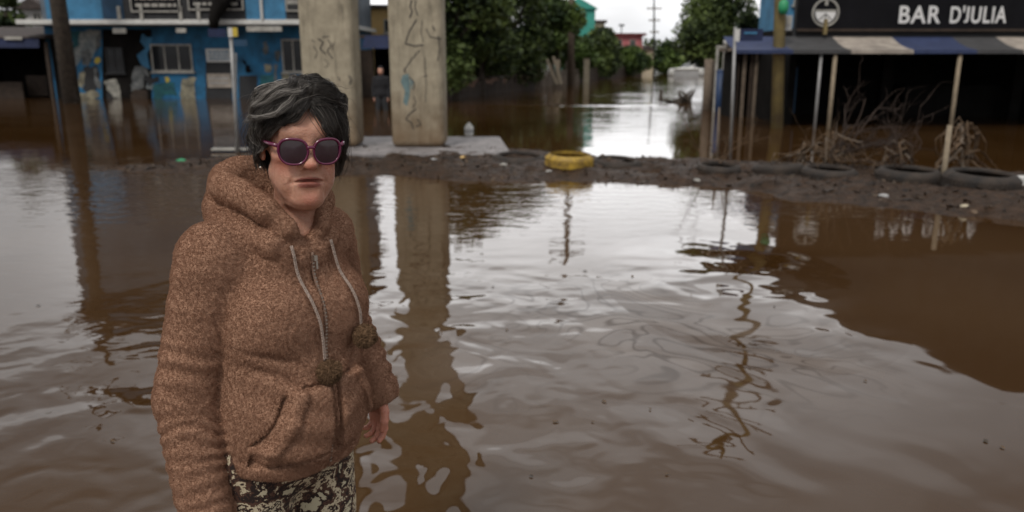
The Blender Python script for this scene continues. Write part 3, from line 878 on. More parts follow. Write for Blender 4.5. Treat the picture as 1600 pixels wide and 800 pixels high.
# ================================================================== shop with a dark open front between the pillars; yellow house
QY = 30
t = thing('shop', (at(630, 100, QY).x, QY + 2, -.34), 'dark open fronted shop with a navy awning seen between the two pillars', 'shop')
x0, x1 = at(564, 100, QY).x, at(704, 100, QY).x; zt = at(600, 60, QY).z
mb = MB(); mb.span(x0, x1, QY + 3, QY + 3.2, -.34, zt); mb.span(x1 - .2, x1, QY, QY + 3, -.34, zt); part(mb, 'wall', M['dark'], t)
mb = MB(); span(mb, 562, 584, 78, 165, QY + .2, .2); part(mb, 'side_wall', M['brown'], t)
mb = MB(); mb.span(x0, x1, QY - .1, QY + 3.3, zt + .002, zt + .12); part(mb, 'roof', M['tile'], t)
mb = MB(); mb.prism([(QY - .75, at(600, 76, QY).z), (QY - .70, at(600, 76, QY).z), (QY - .1, zt + .05), (QY - .1, zt + .10)], x0 + .2, x1 + .1, 'x'); part(mb, 'awning', M['navy'], t)
house('yellow_house', 574, 640, 13, 37, 6, 'yellowwall', 'yellow house above the navy awning between the pillars', 'tile', .3, .14, wins=((600, 616, 30, 52),))
house('brick_house', 704, 834, 62, 41, 5, 'brick', 'low dark brick house hidden behind the trees right of the pillars', 'tile', .3, .7, wins=((742, 758, 85, 105),))

# ================================================================== houses and fence down the street
house('teal_house', 872, 929, 14, 62, 8, 'teal', 'teal house with a dark side roof behind the wooden pole', 'teal', .2, .8, wins=((905, 915, 20, 34), ))
mb = MB()
house('house', 929, 944, 36, 75, 6, 'cream', 'narrow cream house between the teal and the pink house', 'tile', .2, .25)
ph = house('pink_house', 950, 1004, 56, 90, 7, 'pink', 'pink house with a flat dark red roof edge down the street', 'red', .35, .28, wins=((962, 972, 62, 74), (984, 993, 62, 74)))
mb = MB(); q = at(971, 50, 92); mb.tube([(q.x, 92, at(971, 56, 92).z), (q.x, 92, at(971, 38, 92).z)], .06, 6); mb.span(q.x - .3, q.x + .3, 91.9, 92.1, at(971, 41, 92).z, at(971, 38, 92).z); part(mb, 'water_tank_mast', M['charcoal'], ph)
house('cream_house', 1002, 1022, 78, 100, 6, 'cream', 'small cream house at the far end of the street', 'tile', .3, .6)
# plank fence along the left bank: panels of upright boards
def fence(px0, px1, y0, Y0, Y1, label, m='wood', h=(.75, 1.25), seed=1, gap=.05):
    r_ = random.Random(seed)
    a, b = at(px0, 110, Y0), at(px1, 110, Y1); a.z = b.z = -.34
    t = thing('plank_fence', a.lerp(b, .5), label, 'fence')
    L_ = (b - a).length; n = int(L_ / .22); ang = math.atan2(b.y - a.y, b.x - a.x)
    mb = MB()
    for k in range(n):
        c = a.lerp(b, (k + .5) / n); hh = r_.uniform(*h) + .34
        rot = Matrix.Rotation(ang, 3, 'Z') @ Matrix.Rotation(r_.gauss(0, .05), 3, 'Y')
        mb.box((c.x, c.y, -.34 + hh / 2), (.22 - gap * r_.random(), .03, hh), rot=rot)
    part(mb, 'boards', M[m], t)
    mb = MB()
    mb.box(tuple(a.lerp(b, .5) + Vector((0, .06, 1.0))), (L_, .05, .08), ang); part(mb, 'rail', M[m], t)
    for k in range(4):
        c = a.lerp(b, k / 3); mb = MB(); mb.span(c.x - .07, c.x + .07, c.y + .10, c.y + .24, -.34, 1.15 + .2 * r_.random()); part(mb, 'post', M['wood'], t)
    return t
fence(700, 836, 0, 28, 37, 'dark plank fence under the trees right of the pillars', 'brown', (.25, .6), 2)
fence(838, 905, 0, 39, 49, 'broken plank fence beside the leaning pale boards', 'wood', (.35, 1.0), 3, .12)
fence(907, 1002, 0, 50, 72, 'reddish plank fence below the pink house', 'brown', (.4, .8), 4)
t = thing('leaning_boards', at(866, 120, 37.6), 'pale boards leaning against the broken fence on the left bank', 'boards')
for a_, b_ in (((868, 127), (856, 96)), ((876, 127), (866, 93)), ((872, 127), (872, 98))):
    mb = MB(); q0, q1 = at(*a_, 37.8), at(*b_, 38.2); d_ = (q1 - q0); mb.box(tuple((q0 + q1) / 2), (.16, .03, d_.length + .3), rot=d_.to_track_quat('Z', 'Y').to_matrix())
    part(mb, 'board', M['palewood'], t)
for i, (px, y1, Y, lab) in enumerate(((842, 94, 36.5, 'upright pale post left of the leaning boards'), (895, 98, 44, 'pale gate post right of the leaning boards'), (916, 92, 47, 'stout cream gate post in front of the bright bush'))):
    q = at(px, 120, Y); t = thing('fence_post', (q.x, Y, -.34), lab, 'post')
    mb = MB(); wd = .10 if i < 2 else .16; z1 = at(px, y1, Y).z; mb.span(q.x - wd, q.x + wd, Y - .1, Y + .1, -.34, z1); part(mb, 'shaft', M['wood'] if i < 2 else M['cream'], t)
    mb = MB(); mb.span(q.x - wd - .03, q.x + wd + .03, Y - .13, Y + .13, z1 + .002, z1 + .05); part(mb, 'cap', M['wood'], t)

# ================================================================== poles and wires
def pole(px_b, py_b, px_t, Y, height, r, m, label, arms=(), name='utility_pole', taper=.65):
    b = at(px_b, py_b, Y); lean = (at(px_t, 0, Y).x - b.x) / max(.5, at(px_t, 0, Y).z)
    t = thing(name, (b.x, Y, -.34), label, 'pole')
    top = Vector((b.x + lean * height, Y, height))
    mb = MB(); mb.tube([(b.x - lean * .34, Y, -.34), (b.x + lean * height * .5, Y, height * .5), top], [r, r * (1 + taper) / 2, r * taper], 12); part(mb, 'shaft', M[m], t, True)
    for zf, wd in arms:
        c = Vector((b.x + lean * zf, Y, zf)); mb = MB(); mb.box((c.x, c.y - r - .05, c.z), (wd, .09, .11)); a = part(mb, 'cross_arm', M['wood'], t)
        for k in range(4):
            mb = MB(); xx = c.x - wd / 2 + .12 + (wd - .24) * k / 3; mb.lathe([(.001, .058), (.035, .06), (.05, .10), (.03, .13), (.045, .17), (.02, .21), (.001, .22)], 8, (xx, c.y - r - .05, c.z)); sub(mb, 'insulator', M['offwhite'], t, a, True)
    return t, top
_, pL = pole(113, 163, 90, 25.5, 9.2, .27, 'bark', 'thick dark utility pole in front of the left end of the blue building', ((8.3, 2.4), (7.2, 1.8)))
_, pO = pole(1214, 196, 1219, 16.4, 7.2, .125, 'ochre', 'ochre painted utility pole in front of the bar awning', ((6.5, 1.9), (5.7, 1.4)))
_, pW = pole(892, 120, 893, 43, 9.6, .19, 'wood', 'brown wooden pole in front of the teal house', ((8.8, 2.0),))
_, pF = pole(1022, 115, 1022, 88, 7.4, .12, 'charcoal', 'thin far pole with short cross arms against the white sky', ((6.4, 1.6), (5.2, 1.2), (4.0, 1.0)))
def wire(a, b, sag, label, r=.012):
    t = thing('power_line', (a + b) / 2, label, 'wire', 'power lines between the poles')
    pts = [a.lerp(b, k / 24) + Vector((0, 0, -sag * 4 * (k / 24) * (1 - k / 24))) for k in range(25)]
    mb = MB(); mb.tube(pts, r, 5); part(mb, 'strand', M['black'], t, True)
# green lantern and white box on the ochre pole
t = thing('street_lantern', at(1224, 12, 16.2), 'green lantern clamped to the ochre pole beside the black bar sign', 'lantern')
q = at(1224, 12, 16.2); mb = MB(); mb.lathe([(.001, -.12), (.06, -.12), (.10, -.02), (.09, .10), (.04, .15), (.001, .15)], 14, tuple(q)); part(mb, 'shade', M['green'], t, True)
mb = MB(); mb.tube([(q.x, q.y, q.z), (q.x - .05, q.y + .2, q.z - .02)], .02, 6); part(mb, 'bracket', M['grey_metal'], t)
t = thing('meter_box', at(1233, 36, 16.5), 'pale grey box fixed beside the ochre pole under the green lantern', 'box')
mb = MB(); span(mb, 1226, 1238, 24, 48, 16.45, .14); part(mb, 'case', M['greywall'], t, bevel=.01)
mb = MB(); span(mb, 1228, 1236, 28, 38, 16.43, .015); part(mb, 'door', M['offwhite'], t)

# ================================================================== light blue house, timber shed and bits left of the bar
house('light_blue_house', 1230, 1300, -60, 25, 3, 'blue_light2' if 'blue_light2' in M else 'blue_light', 'light blue house rising behind the ochre pole', 'tile', .2, .6, wins=((1240, 1254, -8, 8),))
SHY = 19.4
t = thing('timber_shed', (at(1180, 100, SHY).x, SHY + 1, -.34), 'dark timber shed with upright slats left of the bar', 'shed')
x0, x1 = at(1146, 110, SHY).x, at(1246, 110, SHY).x; zt = at(1150, 80, SHY).z
mb = MB(); mb.span(x0, x1, SHY + .8, SHY + .95, -.34, zt); mb.span(x0, x0 + .1, SHY, SHY + .8, -.34, zt); part(mb, 'wall', M['dark'], t)
mb = MB(); mb.span(x0 - .1, x1 + .1, SHY - .2, SHY + 1.1, zt + .002, zt + .08); part(mb, 'roof', M['wood'], t)
for k in range(9):
    mb = MB(); xx = x0 + .12 + k * (x1 - x0 - .2) / 9 + rng.uniform(-.04, .04); mb.span(xx - .04, xx + .04, SHY + .05, SHY + .09, -.34, zt); part(mb, 'slat', M['wood'] if k % 2 else M['brown'], t)
t = thing('wooden_post', gr(1104, 172), 'stout weathered post standing in the water before the leafy tree', 'post')
q = gr(1104, 172); mb = MB(); mb.tube([(q.x, q.y, -.34), (q.x - .02, q.y, at(1104, 92, q.y).z)], [.13, .11], 8); part(mb, 'shaft', M['wood'], t, True)
mb = MB(); mb.tube([(q.x + .17, q.y + .1, -.34), (q.x + .18, q.y + .1, at(1112, 94, q.y).z)], [.07, .07], 8); part(mb, 'side_rail', M['bark'], t, True)
q = at(1126, 150, 21.5)
t = thing('gate_frame', (q.x, 21.5, -.34), 'pale gate frame left of the timber shed', 'gate')
for px in (1120, 1131):
    mb = MB(); a = at(px, 100, 21.5); mb.tube([(a.x, 21.5, -.34), (a.x, 21.5, at(px, 72, 21.5).z)], .04, 8); part(mb, 'post', M['offwhite'], t)
mb = MB(); span(mb, 1120, 1132, 71, 75, 21.46, .08); part(mb, 'rail', M['offwhite'], t)
t = thing('blue_bin', (q.x, 21.2, -.05), 'dark blue bin half under water before the pale gate frame', 'bin')
a, b = at(1119, 130, 21.2), at(1133, 130, 21.2); mb = MB(); mb.lathe([(.001, -.3), (.10, -.3), (.125, at(1126, 112, 21.2).z), (.001, at(1126, 112, 21.2).z + .001)], 14, (a.x / 2 + b.x / 2, 21.2, 0)); part(mb, 'tub', M['binblue'], t, True)
mb = MB(); zz = at(1126, 112, 21.2).z; mb.lathe([(.001, .05), (.09, .045), (.135, .02), (.135, .003), (.001, .003)], 14, (a.x / 2 + b.x / 2, 21.2, zz)); part(mb, 'lid', M['binblue'], t, True)
q = at(1137, 66, 19.0)
t = thing('globe_lamp', q, 'white globe lamp on a short bracket at the shed corner', 'lamp')
mb = MB(); mb.lathe([(.001, -.09), (.06, -.075), (.10, -.02), (.10, .03), (.06, .07), (.001, .09)], 14, tuple(q)); part(mb, 'globe', M['white'], t, True)
mb = MB(); mb.tube([(q.x, q.y, q.z - .09), (q.x + .02, q.y + .25, q.z - .25)], .02, 6); part(mb, 'bracket', M['grey_metal'], t)
# thin sign pole on the mud with a blue plate
p = on_mud(1141, 249)
t = thing('street_sign_post', p, 'thin pole on the mud with a dark blue plate beside the bar awning', 'sign post')
top = at(1149, 42, p.y); mb = MB(); mb.tube([(p.x, p.y, -.1), (top.x, p.y, top.z)], .022, 8); part(mb, 'pole', M['grey_metal'], t, True)
mb = MB(); span(mb, 1149, 1156, 45, 65, p.y - .04, .02); part(mb, 'white_plate', M['white'], t)
mb = MB(); span(mb, 1156.5, 1192, 45, 64, p.y - .035, .02); part(mb, 'blue_plate', M['navy'], t)
mb = MB(); span(mb, 1163, 1183, 50, 53, p.y - .041, .004); part(mb, 'lettering', M['blue_light'], t)
p = on_mud(1121, 248)
t = thing('garden_stake', p, 'short grey stake on the mud left of the thin sign pole', 'stake')
mb = MB(); mb.tube([(p.x, p.y, -.1), (p.x - .02, p.y, at(1120, 168, p.y).z)], [.02, .014], 6); part(mb, 'shaft', M['wood'], t, True)

# ================================================================== the bar
BRY = 17.0
bar = thing('bar_building', (at(1430, 100, BRY).x, BRY + 2, -.34), 'dark bar building with an open front and a steep gable on the right', 'building')
X0, X1 = at(1246, 30, BRY).x, at(1790, 30, BRY).x
zs0, zs1 = at(1400, 50, BRY).z, at(1400, -22, BRY).z
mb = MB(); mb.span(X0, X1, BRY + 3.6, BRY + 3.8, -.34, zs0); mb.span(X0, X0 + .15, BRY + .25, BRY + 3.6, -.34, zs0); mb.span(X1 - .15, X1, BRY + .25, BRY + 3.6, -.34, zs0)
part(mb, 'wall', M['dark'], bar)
mb = MB(); mb.span(X0, X1, BRY + .06, BRY + .24, zs0 - .1, zs1); part(mb, 'lintel', M['charcoal'], bar)
mb = MB(); mb.span(X0 + .002, X1, BRY + .25, BRY + 3.8, zs0 + .002, zs0 + .08); part(mb, 'roof', M['dark'], bar)
xr = at(1660, 0, BRY).x
mb = MB(); mb.prism([(X0 - .1, zs1 + .003), (X1 + .1, zs1 + .003), (X1 + .1, 4.9), (xr + .7, 6.1), (xr + .1, 6.2)], BRY + .1, BRY + .5, 'y'); part(mb, 'gable', M['charcoal'], bar)
mb = MB(); mb.span(X0 + .2, at(1268, 140, BRY).x, BRY + .9, BRY + .95, .2, 1.2); part(mb, 'blue_poster', M['blue_dark'], bar)
for px in (1385, 1590):
    mb = MB(); c = at(px, 140, BRY + 2); mb.span(c.x - .12, c.x + .12, BRY + 2, BRY + 2.24, -.34, zs0); part(mb, 'column', M['dark'], bar)
mb = MB(); mb.span(at(1400, 150, BRY + 3).x, at(1560, 150, BRY + 3).x, BRY + 2.6, BRY + 3.1, -.34, .75); part(mb, 'counter', M['dark'], bar)
# awning: sloping canvas in coloured bays
AWF, AWB = 16.0, 17.02
za, zb = at(1400, 78, AWF).z, at(1400, 57, AWB).z
AW = [(1150, 1240, 'canvas_blue'), (1240, 1330, 'canvas_dark'), (1330, 1428, 'canvas_white'), (1428, 1527, 'canvas_blue'), (1527, 1600, 'canvas_dark'), (1600, 1700, 'canvas_white'), (1700, 1790, 'canvas_blue')]
aw = MB(); idx = []
aw.f = []
for i, (a, b, m_) in enumerate(AW):
    a, b = at(a, 78, AWF).x, at(b, 78, AWF).x
    k = len(aw.v); N_ = 6
    for u in range(N_ + 1):
        f = u / N_; y = AWF + (AWB - AWF) * f; z = za + (zb - za) * f - .05 * math.sin(PI * f)
        aw.v += [(a, y, z), (b, y, z), (a, y, z - .012), (b, y, z - .012)]
    for u in range(N_):
        q = k + u * 4
        aw.f += [(q, q + 1, q + 5, q + 4), (q + 2, q + 6, q + 7, q + 3), (q, q + 4, q + 6, q + 2), (q + 1, q + 3, q + 7, q + 5)]; idx += [i] * 4
    # short valance hanging from the front edge
    q = len(aw.v); aw.v += [(a, AWF - .004, z_) for z_ in (za, za - .07)] + [(b, AWF - .004, z_) for z_ in (za - .07, za)] + [(a, AWF + .008, z_) for z_ in (za, za - .07)] + [(b, AWF + .008, z_) for z_ in (za - .07, za)]
    aw.f += [(q, q + 1, q + 2, q + 3), (q + 7, q + 6, q + 5, q + 4), (q + 1, q + 5, q + 6, q + 2)]; idx += [i] * 3
me = bpy.data.meshes.new('awning'); me.from_pydata([tuple(Vector(v) - bar.location) for v in aw.v], [], aw.f)
for _, _, m_ in AW: me.materials.append(M[m_])
me.polygons.foreach_set('material_index', idx)
link('awning', me, bar)
for px, m_, r_ in ((1281, 'grey_metal', .030), (1303, 'palewood', .042), (1497, 'palewood', .042)):
    mb = MB(); c = at(px, 110, AWF + .08); mb.tube([(c.x, AWF + .08, -.34), (c.x, AWF + .08, za - .015)], r_, 8); part(mb, 'awning_post', M[m_], bar, True)
mb = MB(); mb.span(at(1230, 78, AWF).x, at(1790, 78, AWF).x, AWF + .05, AWF + .11, za - .065, za - .015); part(mb, 'awning_beam', M['brown'], bar)

# black sign with white lettering and round glass emblem
sg = thing('bar_sign', (at(1430, 20, BRY).x, BRY - .05, zs0), 'long black sign with bold white capitals BAR D\'JULIA above the striped awning', 'sign')
mb = MB(); mb.span(X0 - .02, X1 + .1, BRY - .06, BRY + .04, zs0, zs1); part(mb, 'board', M['black'], sg)
mb = MB(); mb.span(X0 - .02, X1 + .1, BRY - .09, BRY - .062, zs0 + .01, zs0 + .06); part(mb, 'trim', M['brown'], sg)
def text_mesh(body, name, m, parent, x0, x1, z0, z1, y, ext=.012, bold=.016):
    cu = bpy.data.curves.new(name, 'FONT'); cu.body = body; cu.size = 1; cu.offset = bold; cu.extrude = .01; cu.space_character = 1.12
    o = bpy.data.objects.new(name, cu); COL.objects.link(o)
    dg = bpy.context.evaluated_depsgraph_get()
    me = bpy.data.meshes.new_from_object(o.evaluated_get(dg))
    bpy.data.objects.remove(o); me.name = name
    n = len(me.vertices); co = np.zeros(n * 3, np.float32); me.vertices.foreach_get('co', co); co = co.reshape(-1, 3)
    bm = bmesh.new(); bm.from_mesh(me); bm.verts.ensure_lookup_table(); seen = set()
    for v0 in bm.verts:                       # letters that dip below the line are lifted onto it
        if v0.index in seen: continue
        st, isl = [v0], []
        seen.add(v0.index)
        while st:
            v = st.pop(); isl.append(v.index)
            for ed in v.link_edges:
                o2 = ed.other_vert(v)
                if o2.index not in seen: seen.add(o2.index); st.append(o2)
        y_ = co[isl, 1]
        if y_.min() < -.06: co[isl, 1] = (y_ - y_.min()) / (y_.max() - y_.min()) * y_.max()
    bm.free()
    lo, hi = co.min(0), co.max(0)
    V = np.stack([x0 + (co[:, 0] - lo[0]) / (hi[0] - lo[0]) * (x1 - x0), y - (co[:, 2] - lo[2]) / max(1e-6, hi[2] - lo[2]) * ext, z0 + (co[:, 1] - lo[1]) / (hi[1] - lo[1]) * (z1 - z0)], 1)
    V -= np.array(parent.location)
    me.vertices.foreach_set('co', V.astype(np.float32).ravel()); me.update()
    me.materials.clear()
    return link(name, me, parent, m)
ts = BRY - .062
text_mesh("BAR", 'lettering', M['text'], sg, at(1405, 22, ts).x, at(1470, 22, ts).x, at(1405, 36.5, ts).z, at(1405, 9, ts).z, ts)
text_mesh("D'JULIA", 'lettering', M['text'], sg, at(1485, 22, ts).x, at(1573, 22, ts).x, at(1405, 36.5, ts).z, at(1405, 9, ts).z, ts)
c = at(1290, 20, ts); R_ = at(1310, 20, ts).x - c.x
mb = MB(); ring = []
for k in range(40):
    a = 2 * PI * k / 40
    ring.append((c.x + R_ * math.cos(a), ts - .004, c.z + R_ * math.sin(a)))
mb.tube(ring + [ring[0], ring[1]], .022, 6, False); part(mb, 'emblem_ring', M['offwhite'], sg)
mb = MB(); mb.prism([(c.x + R_ * .80 * math.cos(a), c.z + .02 + R_ * .86 * math.sin(a)) for a in np.linspace(-PI, 0, 18)], ts - .012, ts + .001, 'y'); e1 = part(mb, 'emblem_glass', M['text'], sg)
mb = MB(); mb.span(c.x - R_ * .82, c.x + R_ * .82, ts - .014, ts - .0005, c.z + .03, c.z + .06); mb.span(c.x - .03, c.x + .03, ts - .014, ts - .0005, c.z + R_ * .55, c.z + R_ * .98); part(mb, 'emblem_rim', M['offwhite'], sg)
for a0 in (-2.3, -1.57, -.84):
    mb = MB(); mb.tube([(c.x, ts - .014, c.z - .02), (c.x + R_ * .7 * math.cos(a0), ts - .014, c.z + R_ * .7 * math.sin(a0))], .009, 5); sub(mb, 'emblem_line', M['black'], sg, e1)
mb = MB(); mb.span(c.x - .028, c.x + .028, ts - .10, ts - .016, at(1290, 54, ts).z, at(1290, 30, ts).z); part(mb, 'emblem_stem', M['ochre'], sg)

# ================================================================== tyres half sunk along the mud
def tyre(px, py, wpx, m, label, tilt=0., sink=.0, name='tyre', filled=True, hole=.72):
    p = on_mud(px, py); d_ = math.hypot(p.y, 0) ; R2 = wpx * (p.y + .35) / FPX / 2
    t = thing(name, (p.x, p.y + R2 * .8, p.z - sink), label, 'tyre', None)
    sink += .025; cyy = p.y + R2 * .8; p.x *= cyy / p.y; t.location.x = p.x
    c = (p.x, cyy, p.z - sink); wd = R2 * .62; ri = R2 * hole
    prof = [(ri, .03), (ri + .02, .0), (R2 * .86, 0), (R2 * .97, wd * .14), (R2, wd * .32), (R2, wd * .68), (R2 * .97, wd * .86), (R2 * .86, wd), ((R2 * .88 + ri) / 2, wd * 1.02), (ri + .02, wd), (ri, wd - .03), (ri + .015, wd - .05), (R2 * .93, wd * .8), (R2 * .93, wd * .2), (ri + .015, .05)]
    mb = MB(); mb.lathe(prof, 36, c, True)
    o = part(mb, 'casing', m, t, True)
    if tilt: t.rotation_euler = (R(tilt), R(tilt * .4), 0)
    mb = MB()
    for k in range(44):
        a = 2 * PI * k / 44; rad = Vector((math.cos(a), math.sin(a), 0))
        rot = Matrix.Rotation(a, 3, 'Z')
        for zz, tw in ((.36, .3), (.64, -.3)):
            mb.box(tuple(Vector(c) + rad * (R2 + .002) + Vector((0, 0, wd * zz))), (.014, R2 * .085, wd * .24), rot=rot @ Matrix.Rotation(tw, 3, 'X'))
    part(mb, 'tread', m, t)
    if filled:
        mb = MB(); mb.lathe([(ri + .03, wd * .60), (ri * .6, wd * .70), (.001, wd * .78)], 24, c); part(mb, 'soil', M['mud'], t, True)
    return t
tyre(889, 264, 73, M['yellow_paint'], 'tyre painted worn yellow lying on the mud', 3, .0, filled=False, hole=.80)
tyre(962, 262, 76, M['rubber'], 'muddy black tyre lying just right of the yellow tyre', 4, .10)
tyre(812, 254, 84, M['rubber'], 'half buried black tyre between the slab and the yellow tyre', 3, .13)
tyre(1122, 269, 66, M['rubber'], 'black tyre at the foot of the thin sign pole', 3, .07)
tyre(1216, 273, 78, M['rubber'], 'black tyre with a pale upper rim left of the dead branches', -5, .07)
tyre(1294, 279, 84, M['rubber'], 'black tyre holding a dead bush under the awning posts', 2, .08)
tyre(1418, 286, 96, M['rubber'], 'black tyre holding thin dry twigs left of the short stake', 2, .07)
tyre(1530, 296, 108, M['rubber'], 'large black tyre with a dried plant at the right end', 3, .07)

# ---- stake, dead plants
p = on_mud(1473, 286)
t = thing('garden_stake', p, 'pale wooden stake planted in the mud between the two right tyres', 'stake')
mb = MB(); q = at(1488, 196, p.y); mb.tube([(p.x, p.y, -.1), (q.x, p.y + .05, q.z)], [.032, .027], 8); part(mb, 'shaft', M['palewood'], t, True)
def dead_bush(px, py, Y, label, n, reach, up, seed, name='dead_bush', bias=(0, 0), r0=.018, m='twig', depth=3):
    r_ = random.Random(seed)
    b = at(px, py, Y); t = thing(name, b, label, 'bush')
    def grow(mb, p, d, L_, rad, lv):
        pts, rads = [p], [rad]
        for k in range(4):
            d = (d + Vector((r_.gauss(0, .22), r_.gauss(0, .22), r_.gauss(-.02, .16)))).normalized()
            p = p + d * L_ / 4; pts.append(p); rads.append(rad * (1 - .15 * (k + 1)))
            if lv > 0 and r_.random() < .75:
                d2 = (d + Vector((r_.gauss(0, .7), r_.gauss(0, .5), r_.gauss(.1, .5)))).normalized()
                grow(mb, p, d2, L_ * r_.uniform(.4, .7), rad * .6, lv - 1)
        mb.tube(pts, rads, 5)
    for k in range(n):
        mb = MB()
        d = Vector((bias[0] + r_.gauss(0, reach), bias[1] + r_.gauss(0, .4), up * r_.uniform(.4, 1.2))).normalized()
        grow(mb, b + Vector((r_.gauss(0, .06), r_.gauss(0, .06), 0)), d, r_.uniform(.45, 1.0) * (abs(up) + reach) * .62, r0 * r_.uniform(.6, 1.1), depth)
        part(mb, 'branch', M[m], t)
    return t
p = on_mud(1300, 262)
dead_bush(1302, 250, p.y, 'dead bush of pale roots and straw in the tyre under the awning posts', 7, .55, .45, 5, m='dry', r0=.012, depth=2)
dead_bush(1305, 240, p.y + .2, 'tangle of bare branches reaching right across the dark bar front', 11, .55, .75, 8, bias=(.85, 0), r0=.018, name='fallen_branch')
p = on_mud(1405, 272)
dead_bush(1402, 262, p.y, 'thin dry twigs standing in the tyre left of the short stake', 8, .45, .75, 12, r0=.008, depth=2)
p = on_mud(1120, 262)
dead_bush(1118, 255, p.y, 'small dry weed in the tyre by the thin sign pole', 6, .5, .5, 14, r0=.006, depth=2, m='dry')
# collapsed dry leaf plants
def dried_plant(pxm, pym, bx, by, tx, ty, label, n, seed, reach=.38):
    p = on_mud(pxm, pym); Yp = p.y + .3
    t = thing('dried_plant', at(bx, by, Yp), label, 'plant')
    r_ = random.Random(seed); q0 = at(bx, by, Yp); q1 = at(tx, ty, Yp); q0.z = min(q0.z, .05); H_ = q1.z - q0.z
    mb = MB(); mb.tube([q0, q0.lerp(q1, .5) + Vector((.02, 0, 0)), q1], [.030, .024, .010], 7); part(mb, 'stem', M['dry'], t, True)
    for k in range(n):
        s = q1 + Vector((r_.gauss(0, .015), r_.gauss(0, .02), -r_.uniform(0.02, .8) ** 1.2 * H_))
        side = r_.choice((-1, 1)); dx = side * r_.uniform(.04, reach); drop = min(r_.uniform(.15, .9) * H_, s.z - q0.z - .0)
        pts = [s, s + Vector((dx * .35 + r_.gauss(0, .03), r_.gauss(0, .05), r_.gauss(.03, .05))), s + Vector((dx * .8 + r_.gauss(0, .05), r_.gauss(0, .07), -drop * r_.uniform(.2, .6))), s + Vector((dx, r_.gauss(0, .08), -drop))]
        wd = r_.uniform(.005, .020); V, F = [], []
        cv = []
        for u in range(13):
            f = u / 12 * 3; i = min(2, int(f)); cv.append(pts[i].lerp(pts[i + 1], f - i) + Vector((r_.gauss(0, .006), 0, r_.gauss(0, .006))))
        for u, pnt in enumerate(cv):
            f = u / 12; w2 = wd * (.3 + 1.1 * math.sin(PI * min(1, f * .9 + .1))); tw = r_.gauss(0, .25)
            V += [pnt + Vector((w2 * math.cos(tw + k), w2 * math.sin(tw + k), 0)), pnt + Vector((0, 0, .006)), pnt - Vector((w2 * math.cos(tw + k), w2 * math.sin(tw + k), 0))]
        for u in range(12):
            a = u * 3; F += [(a, a + 1, a + 4, a + 3), (a + 1, a + 2, a + 5, a + 4)]
        mb = MB(); mb.add(V, F); o = part(mb, 'leaf', M['dry'] if k % 4 else M['wood'], t, True)
        sm = o.modifiers.new('thickness', 'SOLIDIFY'); sm.thickness = .004
dried_plant(1515, 285, 1510, 266, 1511, 192, 'tall collapsed dried plant with drooping brown leaves in the large right tyre', 30, 4)
dried_plant(1298, 272, 1298, 256, 1302, 205, 'drooping dried brown clump in the tyre under the two awning posts', 24, 5, .5)
dried_plant(1240, 270, 1238, 258, 1250, 232, 'low dried brown clump leaning over the tyre with a pale upper rim', 18, 6, .4)
dried_plant(1410, 276, 1408, 262, 1405, 222, 'thin drooping dried clump in the twig tyre left of the short stake', 16, 7, .3)

# ---- small things on mud and water
def small(name, px, py, label, cat, mb_fn, m, group=None, z=None, water=False):
    p = gr(px, py) if water else on_mud(px, py)
    t = thing(name, p, label, cat, group)
    mb = MB(); mb_fn(mb, p); part(mb, 'body', m, t)
    return t
p = on_mud(1594, 290)
t = thing('concrete_block', p, 'small white painted block lying at the right edge beside the large tyre', 'block')
mb = MB(); mb.box((p.x, p.y, p.z + .045), (.20, .14, .11), .2); part(mb, 'body', M['white'], t, bevel=.01)
p = gr(360, 234, .03)
t = thing('white_plank', p, 'pale plank lying on the mud at the foot of the street sign post', 'plank')
mb = MB(); mb.box((p.x, p.y, .04), (.55, .14, .03), .06); part(mb, 'body', M['offwhite'], t, bevel=.004)
p = gr(733, 214, .08)
t = thing('plastic_bottle', Vector((p.x, p.y, .10)), 'white plastic bottle with a grey label standing at the back of the slab', 'bottle')
mb = MB(); mb.lathe([(.001, 0), (.07, 0), (.075, .02), (.075, .14), (.05, .18), (.025, .20), (.025, .22), (.001, .22)], 16, (p.x, p.y, .102)); part(mb, 'body', M['white'], t, True)
mb = MB(); mb.lathe([(.077, .05), (.077, .11)], 16, (p.x, p.y, .102)); part(mb, 'label', M['greywall'], t, True)
